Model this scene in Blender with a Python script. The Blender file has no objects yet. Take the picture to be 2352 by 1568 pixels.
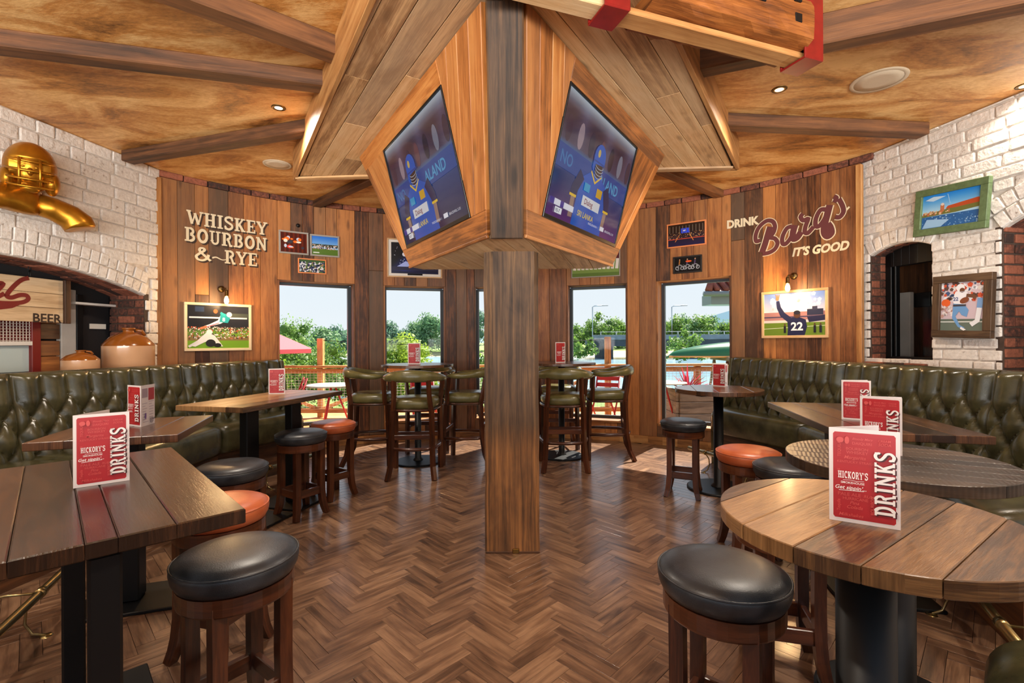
import bpy, math, random
from mathutils import Vector, Matrix

# ------------------------------------------------------------------ camera, sky, sun, exposure
SC = bpy.context.scene
COL = SC.collection
F, H, ROLL = 1110.0, 1.33, 0.00524
cam_d = bpy.data.cameras.new('camera'); cam = bpy.data.objects.new('camera', cam_d); COL.objects.link(cam)
cam_d.sensor_width = 36; cam_d.lens = 36*F/2352; cam_d.clip_start = 0.02; cam_d.clip_end = 900
cam.matrix_world = Matrix.Translation((0, 0, H)) @ Matrix.Rotation(math.pi/2, 4, 'X') @ Matrix.Rotation(-ROLL, 4, 'Z')
SC.camera = cam
W = bpy.data.worlds.new('sky'); SC.world = W; W.use_nodes = True
wn = W.node_tree.nodes; wl = W.node_tree.links; wn.clear()
wo = wn.new('ShaderNodeOutputWorld'); wb = wn.new('ShaderNodeBackground'); wr = wn.new('ShaderNodeValToRGB')
wt = wn.new('ShaderNodeTexCoord'); ws = wn.new('ShaderNodeSeparateXYZ'); wm = wn.new('ShaderNodeMath')
wm.operation = 'MULTIPLY_ADD'; wm.inputs[1].default_value = 0.5; wm.inputs[2].default_value = 0.5
wl.new(wt.outputs['Generated'], ws.inputs[0]); wl.new(ws.outputs['Z'], wm.inputs[0]); wl.new(wm.outputs[0], wr.inputs[0])
e = wr.color_ramp.elements
e[0].position = 0.46; e[0].color = (0.30, 0.31, 0.24, 1)
e[1].position = 0.50; e[1].color = (0.86, 0.93, 0.97, 1)
x = e.new(0.60); x.color = (0.80, 0.91, 1.0, 1)
x = e.new(0.95); x.color = (0.42, 0.66, 1.0, 1)
wb.inputs['Strength'].default_value = 0.74
wl.new(wr.outputs[0], wb.inputs['Color']); wl.new(wb.outputs[0], wo.inputs[0])
SUN_DIR = Vector((-0.37, -0.49, -0.788)).normalized()
sd = bpy.data.lights.new('sun', 'SUN'); sd.energy = 11.0; sd.angle = 0.009; sd.color = (1.0, 0.93, 0.82)
so = bpy.data.objects.new('sun', sd); COL.objects.link(so); so.location = (6, 12, 20)
so.rotation_mode = 'QUATERNION'; so.rotation_quaternion = SUN_DIR.to_track_quat('-Z', 'Y')
SC.view_settings.view_transform = 'Standard'; SC.view_settings.look = 'None'
SC.view_settings.exposure = 0.42; SC.view_settings.gamma = 1.0; SC.view_settings.use_curve_mapping = False
bl = bpy.data.lights.new('added_rear_fill', 'AREA'); bl.shape = 'RECTANGLE'; bl.size = 12; bl.size_y = 1.6; bl.energy = 1300; bl.color = (1.0, 0.97, 0.93)  # fill light added behind the viewer to brighten ceiling and soffit
bo = bpy.data.objects.new('added_rear_fill', bl); COL.objects.link(bo); bo.location = (0, -6.5, 0.7); bo.rotation_euler = (math.pi/2+0.28, 0, 0)
LAMP = 1.0           # common factor of the room's recessed lamps

# ------------------------------------------------------------------ helpers
rnd = random.Random(7)
def ray(px, py):
    dx, dy = px-1176, py-784
    return Vector(((dx-dy*ROLL)/F, 1, -(dy+dx*ROLL)/F))
def on_z(px, py, z):
    r = ray(px, py); return r*((z-H)/r.z)+Vector((0, 0, H))
def on_y(px, py, y):
    r = ray(px, py); return r*y+Vector((0, 0, H))
WC, WR = Vector((-0.20, 2.57)), 4.167
def wall_hit(px, py, off=0.0):
    r = ray(px, py); a = r.x*r.x+1; b = -2*(r.x*WC.x+WC.y); c = WC.dot(WC)-(WR-off)**2
    t = (-b+math.sqrt(b*b-4*a*c))/(2*a); return math.atan2(r.x*t-WC.x, t-WC.y), r.z*t+H
def wall_xy(a, r=WR): return Vector((WC.x+r*math.sin(a), WC.y+r*math.cos(a)))

class MB:
    """collects faces with uv, colour and material slot; build() links them as one mesh object"""
    def __init__(s): s.v = []; s.f = []; s.uv = []; s.m = []; s.c = []; s.sm = []
    def add(s, vs, fs, uvs=None, mat=0, col=(1, 1, 1), M=None, smooth=False):
        b = len(s.v)
        s.v += [tuple(M @ Vector(v)) if M is not None else tuple(v) for v in vs]
        for k, f in enumerate(fs):
            s.f.append([b+i for i in f]); s.m.append(mat); s.sm.append(smooth)
            s.uv.append(uvs[k] if uvs else [(vs[i][0]+vs[i][1], vs[i][2]) for i in f])
            s.c.append(col if isinstance(col[0], (int, float)) and not callable(col) else [col[i] for i in f])
    def cbox(s, sx, sy, sz, c=0.004, M=None, mat=0, col=(1, 1, 1)):
        h = (sx/2, sy/2, sz/2); c = min(c, min(h)*0.9); L = max(range(3), key=lambda i: h[i])
        vs = []; idx = {}
        for ix in (-1, 1):
            for iy in (-1, 1):
                for iz in (-1, 1):
                    sg = (ix, iy, iz)
                    for ax in range(3):
                        p = [sg[i]*(h[i] if i == ax else h[i]-c) for i in range(3)]
                        idx[(sg, ax)] = len(vs); vs.append(tuple(p))
        fs = []
        for ax in range(3):
            o = [i for i in range(3) if i != ax]
            for sgn in (-1, 1):
                q = []
                for a, b in ((-1, -1), (1, -1), (1, 1), (-1, 1)):
                    t = [0, 0, 0]; t[ax] = sgn; t[o[0]] = a; t[o[1]] = b; q.append(idx[(tuple(t), ax)])
                fs.append(q)
        for ax in range(3):
            o = [i for i in range(3) if i != ax]
            for a in (-1, 1):
                for b in (-1, 1):
                    t0 = [0, 0, 0]; t0[o[0]] = a; t0[o[1]] = b; t1 = list(t0); t0[ax] = -1; t1[ax] = 1
                    fs.append([idx[(tuple(t0), o[0])], idx[(tuple(t1), o[0])], idx[(tuple(t1), o[1])], idx[(tuple(t0), o[1])]])
        for ix in (-1, 1):
            for iy in (-1, 1):
                for iz in (-1, 1): fs.append([idx[((ix, iy, iz), k)] for k in range(3)])
        out = []; uvs = []
        for f in fs:
            n = (Vector(vs[f[1]])-Vector(vs[f[0]])).cross(Vector(vs[f[2]])-Vector(vs[f[0]]))
            cen = sum((Vector(vs[i]) for i in f), Vector())/len(f)
            if n.dot(cen) < 0: f = f[::-1]
            out.append(f); na = max(range(3), key=lambda i: abs(n[i])); r = [i for i in range(3) if i != na]
            if L in r:
                o = [i for i in r if i != L][0]; uvs.append([(vs[i][L], vs[i][o]+h[na]*1.7) for i in f])
            else: uvs.append([(vs[i][r[0]]*0.35, vs[i][r[1]]) for i in f])
        s.add(vs, out, uvs, mat, col, M); return s
    def prism(s, poly, z0, z1, c=0.003, u=(1, 0), M=None, mat=0, col=(1, 1, 1), bot=False):
        """convex or mildly concave counter-clockwise polygon, extruded, top (and bottom) edge chamfered"""
        n = len(poly); P = [Vector(p) for p in poly]
        if sum(P[i].x*P[(i+1) % n].y-P[(i+1) % n].x*P[i].y for i in range(n)) < 0: P.reverse()
        I = []
        for i in range(n):
            a, b, d = P[i-1], P[i], P[(i+1) % n]
            e1 = (b-a).normalized() if (b-a).length > 1e-9 else Vector((1, 0)); e2 = (d-b).normalized() if (d-b).length > 1e-9 else e1
            n1 = Vector((-e1.y, e1.x)); n2 = Vector((-e2.y, e2.x)); m = n1+n2; k = max(m.dot(m)*0.5, 0.35); I.append(b+m*(c/k))
        U = Vector(u).normalized(); V = Vector((-U.y, U.x)); vs = []; lv = []
        rings = [(P, z0), (P, z1-c), (I, z1)] if not bot else [(I, z0), (P, z0+c), (P, z1-c), (I, z1)]
        for R_, z in rings: vs += [(p.x, p.y, z) for p in R_]
        K = len(rings); fs = []; uvs = []
        uvf = lambda i: (vs[i][0]*U.x+vs[i][1]*U.y, vs[i][0]*V.x+vs[i][1]*V.y)
        uvz = lambda i: (uvf(i)[0], uvf(i)[1]+vs[i][2])
        for k in range(K-1):
            for i in range(n):
                f = [k*n+i, k*n+(i+1) % n, (k+1)*n+(i+1) % n, (k+1)*n+i]; fs.append(f); ed = (P[(i+1) % n]-P[i])
                along = ed.length > 1e-9 and abs(ed.normalized().dot(U)) > 0.5
                uvs.append([((uvf(j)[0], vs[j][2]+0.3) if along else (vs[j][2]*0.6, uvf(j)[1])) for j in f])
        f = [(K-1)*n+i for i in range(n)]; fs.append(f); uvs.append([uvf(i) for i in f])
        f = [i for i in range(n)][::-1]; fs.append(f); uvs.append([uvf(i) for i in f])
        s.add(vs, fs, uvs, mat, col, M); return s
    def lathe(s, prof, n=24, M=None, mat=0, col=(1, 1, 1), smooth=True, close=False):
        vs = []; fs = []; uvs = []; k = len(prof)
        for i in range(n):
            a = 2*math.pi*i/n
            for r, z in prof: vs.append((r*math.cos(a), r*math.sin(a), z))
        for i in range(n):
            for j in range(k-1 if not close else k):
                j2 = (j+1) % k; i2 = (i+1) % n
                q = [i*k+j, i2*k+j, i2*k+j2, i*k+j2]
                if prof[j][0] < 1e-6: q = [i*k+j, i2*k+j2, i*k+j2]
                elif prof[j2][0] < 1e-6: q = [i*k+j, i2*k+j, i*k+j2]
                fs.append(q); uvs.append([((2*math.pi*(i if t//k == i else i+1)/n)*0.17, vs[t][2]) for t in q])
        s.add(vs, fs, uvs, mat, col, M, smooth); return s
    def tube(s, path, r, n=8, M=None, mat=0, col=(1, 1, 1), closed=False, caps=True, smooth=True, up=None):
        P = [Vector(p) for p in path]; K = len(P); R_ = r if isinstance(r, (list, tuple)) else [r]*K
        vs = []; fs = []; uvs = []; prev = None; d = 0.0; ds = []
        for i in range(K):
            a = P[(i-1) % K] if closed or i > 0 else P[i]; b = P[(i+1) % K] if closed or i < K-1 else P[i]
            t = (b-a).normalized()
            if prev is None:
                w = Vector(up) if up else (Vector((0, 0, 1)) if abs(t.z) < 0.9 else Vector((1, 0, 0)))
                prev = (w-t*w.dot(t)).normalized()
            else: prev = (prev-t*prev.dot(t)).normalized()
            o = t.cross(prev); d += (P[i]-P[i-1]).length if i else 0; ds.append(d)
            rr = R_[i] if isinstance(R_[i], (tuple, list)) else (R_[i], R_[i])
            for k in range(n):
                g = 2*math.pi*(k+0.5 if n == 4 else k)/n; vs.append(tuple(P[i]+prev*(math.cos(g)*rr[0])+o*(math.sin(g)*rr[1])))
        for i in range(K if closed else K-1):
            j = (i+1) % K
            for k in range(n):
                q = [i*n+k, i*n+(k+1) % n, j*n+(k+1) % n, j*n+k]; fs.append(q)
                uvs.append([(ds[t//n] if not (closed and j == 0 and t//n == 0) else ds[i]+0.02, (t % n)*0.03) for t in q])
        if caps and not closed:
            fs.append(list(range(n))[::-1]); fs.append([(K-1)*n+k for k in range(n)]); uvs += [[(0, 0.01*k) for k in range(n)]]*2
        s.add(vs, fs, uvs, mat, col, M, smooth); return s
    def ball(s, c, r, n=12, m=8, M=None, mat=0, col=(1, 1, 1), fn=None):
        r = r if isinstance(r, (tuple, list)) else (r, r, r); vs = []; fs = []
        for j in range(m+1):
            p = math.pi*j/m
            for i in range(n):
                a = 2*math.pi*i/n; q = Vector((math.sin(p)*math.cos(a), math.sin(p)*math.sin(a), math.cos(p)))
                if fn: q = q*fn(q)
                vs.append((c[0]+q.x*r[0], c[1]+q.y*r[1], c[2]+q.z*r[2]))
        for j in range(m):
            for i in range(n):
                a, b = j*n+i, j*n+(i+1) % n
                fs.append([a, a+n, b+n, b] if 0 < j < m-1 else ([a, a+n, b+n] if j == 0 else [a, a+n, b]))
        s.add(vs, fs, None, mat, col, M, True); return s
    def build(s, name, mats, parent=None, loc=None, rz=None, shade=None):
        me = bpy.data.meshes.new(name); me.from_pydata(s.v, [], s.f)
        mats = mats if isinstance(mats, (list, tuple)) else [mats]
        for m in mats: me.materials.append(MAT[m] if isinstance(m, str) else m)
        uvl = me.uv_layers.new(name='uv'); k = 0; uvd = []; cd = []; anyc = False
        for fi, f in enumerate(s.f):
            c = s.c[fi]
            for t in range(len(f)):
                uvd += s.uv[fi][t]
                cc = c[t] if isinstance(c, list) else c
                cd += (cc[0], cc[1], cc[2], 1.0)
            if c is not None and c != (1, 1, 1): anyc = True
        uvl.data.foreach_set('uv', uvd)
        if anyc:
            ca = me.color_attributes.new('col', 'FLOAT_COLOR', 'CORNER'); ca.data.foreach_set('color', cd)
        me.polygons.foreach_set('material_index', s.m); me.polygons.foreach_set('use_smooth', s.sm if shade is None else [shade]*len(s.f))
        me.update(); me.validate()
        return link(name, me, parent, loc, rz)

def link(name, me, parent=None, loc=None, rz=None):
    o = bpy.data.objects.new(name, me); COL.objects.link(o)
    if parent is not None: o.parent = parent
    if loc is not None: o.location = loc
    if rz is not None: o.rotation_euler = (0, 0, rz)
    return o
def tag(o, label=None, cat=None, group=None, kind=None):
    if label: o['label'] = label
    if cat: o['category'] = cat
    if group: o['group'] = group
    if kind: o['kind'] = kind
    return o
def thing(name, label, cat, loc=(0, 0, 0), rz=0.0, group=None):
    return tag(link(name, None, None, loc, rz), label, cat, group)
def copy_tree(o, parent=None):
    c = o.copy(); COL.objects.link(c); c.parent = parent
    for ch in [k for k in bpy.data.objects if k.parent == o]: copy_tree(ch, c)
    return c
def clip(poly, n, d):
    """keep the part of a polygon with n.p <= d"""
    out = []; K = len(poly)
    for i in range(K):
        a, b = Vector(poly[i]), Vector(poly[(i+1) % K]); da, db = a.dot(n)-d, b.dot(n)-d
        if da <= 0: out.append(tuple(a))
        if (da < 0 < db) or (db < 0 < da): out.append(tuple(a+(b-a)*(da/(da-db))))
    return out
def T(x, y, z): return Matrix.Translation((x, y, z))
def RZ(a): return Matrix.Rotation(a, 4, 'Z')
def frame_M(o, u, v):
    u = Vector(u).normalized(); v = Vector(v); v = (v-u*v.dot(u)).normalized(); n = u.cross(v)
    return Matrix(((u.x, v.x, n.x, o[0]), (u.y, v.y, n.y, o[1]), (u.z, v.z, n.z, o[2]), (0, 0, 0, 1)))
def S(c):  # sRGB 0-255 to linear
    return tuple((v/255/12.92 if v <= 10 else ((v/255+0.055)/1.055)**2.4) for v in c)

# ------------------------------------------------------------------ materials
MAT = {}
def newmat(name):
    m = bpy.data.materials.new(name); m.use_nodes = True; nt = m.node_tree; nt.nodes.clear()
    out = nt.nodes.new('ShaderNodeOutputMaterial'); b = nt.nodes.new('ShaderNodeBsdfPrincipled')
    nt.links.new(b.outputs[0], out.inputs[0]); MAT[name] = m
    return nt, b, nt.nodes, nt.links
def plain(name, c, rough=0.5, metal=0.0, coat=0.0, noise=0.0, nscale=20, bump=0.0, spec=0.5, em=None, ems=0):
    nt, b, N, L = newmat(name)
    b.inputs['Base Color'].default_value = (*c, 1); b.inputs['Roughness'].default_value = rough; b.inputs['Metallic'].default_value = metal
    b.inputs['Coat Weight'].default_value = coat; b.inputs['Specular IOR Level'].default_value = spec
    if em: b.inputs['Emission Color'].default_value = (*em, 1); b.inputs['Emission Strength'].default_value = ems
    if noise or bump:
        tc = N.new('ShaderNodeTexCoord'); t = N.new('ShaderNodeTexNoise'); t.inputs['Scale'].default_value = nscale; t.inputs['Detail'].default_value = 6
        L.new(tc.outputs['Object'], t.inputs['Vector'])
        if noise:
            r = N.new('ShaderNodeValToRGB'); L.new(t.outputs[0], r.inputs[0])
            r.color_ramp.elements[0].position = 0.3; r.color_ramp.elements[1].position = 0.7
            r.color_ramp.elements[0].color = (*[v*(1-noise) for v in c], 1); r.color_ramp.elements[1].color = (*[min(1, v*(1+noise)) for v in c], 1)
            L.new(r.outputs[0], b.inputs['Base Color'])
        if bump:
            bp = N.new('ShaderNodeBump'); bp.inputs['Strength'].default_value = bump; bp.inputs['Distance'].default_value = 0.01
            L.new(t.outputs[0], bp.inputs['Height']); L.new(bp.outputs[0], b.inputs['Normal'])
def mth(N, L, op, a, b=None):
    m = N.new('ShaderNodeMath'); m.operation = op
    for i, v in enumerate((a, b)):
        if v is None: continue
        if isinstance(v, (int, float)): m.inputs[i].default_value = v
        else: L.new(v, m.inputs[i])
    return m.outputs[0]
def wood(name, dark, mid, light, rough=0.5, var=0.35, su=1.3, sv=22.0, bump=0.25, coat=0.0, saw=0.0, knots=0.3, grey=None, greyamt=0.0, fine=0.16, low=None):
    """long-grained boards: uv runs along the grain in metres; each island / object gets its own tone"""
    nt, b, N, L = newmat(name)
    uv = N.new('ShaderNodeUVMap'); uv.uv_map = 'uv'; g = N.new('ShaderNodeNewGeometry'); oi = N.new('ShaderNodeObjectInfo')
    rn = mth(N, L, 'FRACT', mth(N, L, 'ADD', mth(N, L, 'MULTIPLY', g.outputs['Random Per Island'], 7.31), oi.outputs['Random']))
    rn2 = mth(N, L, 'FRACT', mth(N, L, 'MULTIPLY', rn, 13.77))
    sp = N.new('ShaderNodeSeparateXYZ'); L.new(uv.outputs[0], sp.inputs[0])
    def coords(a, bb, k):
        c = N.new('ShaderNodeCombineXYZ')
        L.new(mth(N, L, 'ADD', mth(N, L, 'MULTIPLY', sp.outputs[0], a), mth(N, L, 'MULTIPLY', rn, 37.0)), c.inputs[0])
        L.new(mth(N, L, 'ADD', mth(N, L, 'MULTIPLY', sp.outputs[1], bb), mth(N, L, 'MULTIPLY', rn2, 51.0)), c.inputs[1])
        L.new(mth(N, L, 'MULTIPLY', rn, k), c.inputs[2]); return c.outputs[0]
    def noise(vec, sc, det=5, dist=0.0, ro=0.6):
        t = N.new('ShaderNodeTexNoise'); t.inputs['Scale'].default_value = sc; t.inputs['Detail'].default_value = det
        t.inputs['Distortion'].default_value = dist; t.inputs['Roughness'].default_value = ro; L.new(vec, t.inputs['Vector']); return t.outputs[0]
    grain = noise(coords(su, sv, 9), 1.6, 7, 0.6)
    fine_n = noise(coords(su*5, sv*7, 3), 2.0, 3)
    blotch = noise(coords(2.2, 5.0, 5), 1.3, 3, 0.8)
    mix = mth(N, L, 'ADD', mth(N, L, 'MULTIPLY', grain, 0.78-fine), mth(N, L, 'ADD', mth(N, L, 'MULTIPLY', fine_n, fine), mth(N, L, 'MULTIPLY', blotch, 0.26)))
    tone = mth(N, L, 'ADD', mix, mth(N, L, 'MULTIPLY', mth(N, L, 'SUBTRACT', rn, 0.5), var))
    r = N.new('ShaderNodeValToRGB'); L.new(tone, r.inputs[0]); el = r.color_ramp.elements
    el[0].position = 0.36; el[0].color = (*dark, 1); el[1].position = 0.515; el[1].color = (*mid, 1); q = el.new(0.70); q.color = (*light, 1)
    col = r.outputs[0]
    if grey is not None:
        mx = N.new('ShaderNodeMix'); mx.data_type = 'RGBA'; L.new(col, mx.inputs[6]); mx.inputs[7].default_value = (*grey, 1)
        gf = N.new('ShaderNodeMapRange'); L.new(mth(N, L, 'ADD', mth(N, L, 'MULTIPLY', rn2, 0.55), mth(N, L, 'MULTIPLY', blotch, 0.45)), gf.inputs[0])
        gf.inputs[1].default_value = 0.35; gf.inputs[2].default_value = 0.75; gf.inputs[3].default_value = 0.0; gf.inputs[4].default_value = greyamt
        L.new(gf.outputs[0], mx.inputs[0]); col = mx.outputs[2]
    if knots:
        v = N.new('ShaderNodeTexVoronoi'); v.inputs['Scale'].default_value = 1.0; L.new(coords(1.9, 6.5, 11), v.inputs['Vector'])
        k = N.new('ShaderNodeMapRange'); L.new(v.outputs['Distance'], k.inputs[0]); k.inputs[1].default_value = 0.06; k.inputs[2].default_value = 0.16
        k.inputs[3].default_value = knots; k.inputs[4].default_value = 0.0
        mx = N.new('ShaderNodeMix'); mx.data_type = 'RGBA'; L.new(k.outputs[0], mx.inputs[0]); L.new(col, mx.inputs[6]); mx.inputs[7].default_value = (*[c*0.45 for c in dark], 1); col = mx.outputs[2]
    if low is not None:      # worn, paler foot of the post: varnish gone below a wandering line
        tcl = N.new('ShaderNodeTexCoord'); sl = N.new('ShaderNodeSeparateXYZ'); L.new(tcl.outputs['Object'], sl.inputs[0])
        k = N.new('ShaderNodeMapRange'); L.new(mth(N, L, 'ADD', sl.outputs[2], mth(N, L, 'MULTIPLY', mth(N, L, 'SUBTRACT', blotch, 0.5), 0.35)), k.inputs[0]); k.inputs[1].default_value = low[0]-0.05; k.inputs[2].default_value = low[0]+0.12; k.inputs[3].default_value = 1.0; k.inputs[4].default_value = 0.0
        mxl = N.new('ShaderNodeMix'); mxl.data_type = 'RGBA'; mxl.blend_type = 'MULTIPLY'; L.new(k.outputs[0], mxl.inputs[0]); L.new(col, mxl.inputs[6]); mxl.inputs[7].default_value = (*low[1], 1); col = mxl.outputs[2]
    hgt = mth(N, L, 'ADD', grain, mth(N, L, 'MULTIPLY', fine_n, fine*1.5))
    if saw:
        w = N.new('ShaderNodeTexWave'); w.wave_type = 'BANDS'; w.bands_direction = 'X'; w.inputs['Scale'].default_value = 1.0; w.inputs['Distortion'].default_value = 1.5
        w.inputs['Detail'].default_value = 2; L.new(coords(22.0, 1.2, 2), w.inputs['Vector']); hgt = mth(N, L, 'ADD', mth(N, L, 'MULTIPLY', w.outputs[0], saw), grain)
        mx = N.new('ShaderNodeMix'); mx.data_type = 'RGBA'; mx.blend_type = 'MULTIPLY'; mx.inputs[0].default_value = 0.35*saw
        L.new(col, mx.inputs[6]); L.new(w.outputs[0], mx.inputs[7]); col = mx.outputs[2]
    L.new(col, b.inputs['Base Color']); b.inputs['Roughness'].default_value = rough; b.inputs['Coat Weight'].default_value = coat; b.inputs['Coat Roughness'].default_value = 0.18
    bp = N.new('ShaderNodeBump'); bp.inputs['Strength'].default_value = bump; bp.inputs['Distance'].default_value = 0.004
    L.new(hgt, bp.inputs['Height']); L.new(bp.outputs[0], b.inputs['Normal'])
def leather(name, c, c2, rough=0.36, sc=9.0):
    nt, b, N, L = newmat(name); tc = N.new('ShaderNodeTexCoord')
    t = N.new('ShaderNodeTexNoise'); t.inputs['Scale'].default_value = sc; t.inputs['Detail'].default_value = 6; L.new(tc.outputs['Object'], t.inputs['Vector'])
    r = N.new('ShaderNodeValToRGB'); L.new(t.outputs[0], r.inputs[0]); r.color_ramp.elements[0].position = 0.35; r.color_ramp.elements[1].position = 0.68
    r.color_ramp.elements[0].color = (*c, 1); r.color_ramp.elements[1].color = (*c2, 1); L.new(r.outputs[0], b.inputs['Base Color'])
    b.inputs['Roughness'].default_value = rough; b.inputs['Coat Weight'].default_value = 0.12; b.inputs['Coat Roughness'].default_value = 0.25
    v = N.new('ShaderNodeTexVoronoi'); v.inputs['Scale'].default_value = 260; L.new(tc.outputs['Object'], v.inputs['Vector'])
    w = N.new('ShaderNodeTexNoise'); w.inputs['Scale'].default_value = 16; w.inputs['Detail'].default_value = 4; L.new(tc.outputs['Object'], w.inputs['Vector'])
    bp = N.new('ShaderNodeBump'); bp.inputs['Strength'].default_value = 0.16; bp.inputs['Distance'].default_value = 0.006
    L.new(mth(N, L, 'ADD', mth(N, L, 'MULTIPLY', v.outputs['Distance'], 0.25), w.outputs[0]), bp.inputs['Height']); L.new(bp.outputs[0], b.inputs['Normal'])
def printed(name, em=0.0, rough=0.35, coat=0.0):
    nt, b, N, L = newmat(name); a = N.new('ShaderNodeVertexColor'); a.layer_name = 'col'
    L.new(a.outputs[0], b.inputs['Base Color']); b.inputs['Roughness'].default_value = rough; b.inputs['Coat Weight'].default_value = coat
    if em:
        L.new(a.outputs[0], b.inputs['Emission Color']); b.inputs['Emission Strength'].default_value = em; b.inputs['Base Color'].default_value = (0.01, 0.01, 0.012, 1)
        for l in list(b.inputs['Base Color'].links): L.remove(l)
wood('wall_wood', S((64, 35, 17)), S((134, 80, 41)), S((186, 121, 63)), 0.55, 0.36, su=0.9, sv=18, grey=S((100, 79, 60)), greyamt=0.7, fine=0.26, knots=0.5)
wood('soffit_wood', S((150, 108, 68)), S((216, 172, 120)), S((242, 210, 162)), 0.6, 0.22, su=0.8, sv=16, grey=S((186, 164, 136)), greyamt=0.5, fine=0.26, knots=0.5)
wood('housing_wood', S((104, 58, 24)), S((178, 108, 49)), S((216, 150, 82)), 0.5, 0.26, su=0.8, sv=16, fine=0.26, knots=0.55, grey=S((140, 108, 80)), greyamt=0.4)
wood('fascia_wood', S((110, 70, 36)), S((170, 116, 64)), S((206, 156, 98)), 0.5, 0.2, su=0.8, sv=14)
wood('post_wood', S((30, 21, 15)), S((78, 56, 38)), S((128, 92, 58)), 0.7, 0.1, su=0.8, sv=26, bump=1.0, knots=0.7, fine=0.2)
wood('post_shaft_wood', S((30, 21, 15)), S((84, 62, 44)), S((132, 98, 64)), 0.7, 0.1, su=0.8, sv=26, bump=1.0, knots=0.7, fine=0.2, low=(-0.25, (1.9, 1.55, 1.1)))
wood('beam_wood', S((48, 30, 18)), S((92, 58, 34)), S((132, 86, 50)), 0.6, 0.25, su=0.8, sv=15, bump=0.5)
wood('timber_wood', S((46, 22, 8)), S((126, 70, 28)), S((176, 108, 50)), 0.5, 0.1, su=1.0, sv=12, bump=0.8, knots=0.6, fine=0.3)
wood('floor_oak', S((62, 43, 32)), S((108, 79, 59)), S((150, 116, 88)), 0.30, 0.13, su=1.8, sv=20, bump=0.06, coat=0.55, knots=0.0, fine=0.15)
wood('table_dark', S((34, 20, 12)), S((68, 42, 25)), S((108, 70, 43)), 0.26, 0.3, su=1.8, sv=16, bump=0.35, coat=0.35, knots=0.3, fine=0.28)
wood('table_oak', S((66, 44, 26)), S((120, 86, 52)), S((164, 124, 80)), 0.34, 0.34, su=1.8, sv=16, bump=0.4, coat=0.2, knots=0.5, fine=0.3)
wood('table_black', S((30, 23, 17)), S((58, 44, 33)), S((92, 72, 55)), 0.38, 0.25, su=1.8, sv=14, bump=0.3, coat=0.1, saw=0.5, knots=0.2)
wood('mahogany', S((34, 14, 7)), S((70, 34, 17)), S((104, 56, 29)), 0.28, 0.12, su=2, sv=26, bump=0.1, coat=0.4, knots=0.0)
wood('deck_wood', S((140, 88, 46)), S((204, 144, 84)), S((226, 176, 116)), 0.7, 0.2, su=1, sv=12)
wood('grey_wood', S((84, 74, 66)), S((128, 114, 100)), S((160, 146, 130)), 0.7, 0.2, su=1, sv=12)
wood('sign_wood', S((176, 142, 104)), S((214, 184, 144)), S((232, 208, 172)), 0.6, 0.15, su=1, sv=12)
wood('frame_oak', S((170, 128, 84)), S((206, 166, 120)), S((224, 192, 150)), 0.5, 0.1, su=2, sv=20, knots=0)
wood('frame_rustic', S((44, 30, 18)), S((78, 56, 36)), S((104, 78, 52)), 0.6, 0.1, su=2, sv=20, bump=0.5)
leather('olive_leather', S((48, 46, 28)), S((76, 72, 46)), 0.26)
leather('chair_leather', S((84, 78, 44)), S((112, 104, 62)), 0.26)
leather('black_leather', S((20, 22, 26)), S((52, 56, 62)), 0.4)
leather('tan_leather', S((168, 78, 40)), S((196, 104, 62)), 0.36)
plain('black_metal', S((9, 10, 12)), 0.45, 0.0, spec=0.35)
plain('window_metal', S((58, 64, 70)), 0.4, 0.2)
plain('brass', S((168, 152, 108)), 0.28, 1.0)
plain('nail_brass', S((150, 120, 66)), 0.3, 1.0)
plain('old_brass', S((110, 88, 54)), 0.35, 1.0)
plain('gold', S((186, 128, 36)), 0.34, 0.85, noise=0.25, nscale=9, bump=0.1)
plain('red_steel', S((128, 26, 22)), 0.35, noise=0.15)
plain('red_paint', S((120, 28, 24)), 0.45)
plain('white_paint', S((226, 222, 214)), 0.55)
plain('cream_paint', S((222, 206, 172)), 0.7)
plain('maroon_paint', S((98, 46, 46)), 0.7)
plain('letter_shadow', S((52, 36, 26)), 0.7)
plain('grey_paint', S((158, 152, 144)), 0.5)
plain('green_frame', S((92, 112, 74)), 0.55, noise=0.2, nscale=40, bump=0.2)
plain('orange_frame', S((226, 138, 84)), 0.5)
plain('black_frame', S((32, 28, 26)), 0.5)
plain('cream_frame', S((226, 206, 168)), 0.5)
plain('steel', S((170, 172, 174)), 0.35, 1.0)
plain('bezel', S((12, 12, 14)), 0.25)
plain('paper', S((216, 206, 200)), 0.6)
plain('stoneware', S((206, 160, 120)), 0.22, coat=0.4, noise=0.06, nscale=6)
plain('stoneware_glaze', S((142, 80, 26)), 0.18, coat=0.5, noise=0.15, nscale=5)
plain('dark_wall', S((34, 32, 34)), 0.7)
plain('plaster_grey', S((178, 172, 164)), 0.8, noise=0.1, nscale=7, bump=0.3)
plain('mortar_white', S((206, 196, 186)), 0.8, noise=0.15, nscale=25, bump=0.6)
plain('mortar_dark', S((72, 56, 46)), 0.9, noise=0.25, nscale=25, bump=0.6)
plain('frosted', S((186, 204, 204)), 0.35)
plain('mesh_metal', S((206, 196, 186)), 0.4, 0.5)
plain('void', S((14, 10, 8)), 0.9)
plain('lamp_white', S((238, 232, 220)), 0.4)
plain('speaker_white', S((208, 190, 164)), 0.6, bump=0.3, nscale=300)
plain('asphalt', S((120, 122, 120)), 0.9, noise=0.2)
plain('concrete', S((108, 116, 122)), 0.8, noise=0.2, nscale=1.5)
plain('concrete_dark', S((58, 64, 70)), 0.85, noise=0.2, nscale=1.5)
plain('grass', S((112, 140, 62)), 0.9, noise=0.35, nscale=0.8)
plain('sand', S((196, 180, 132)), 0.9, noise=0.15, nscale=0.4)
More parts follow.
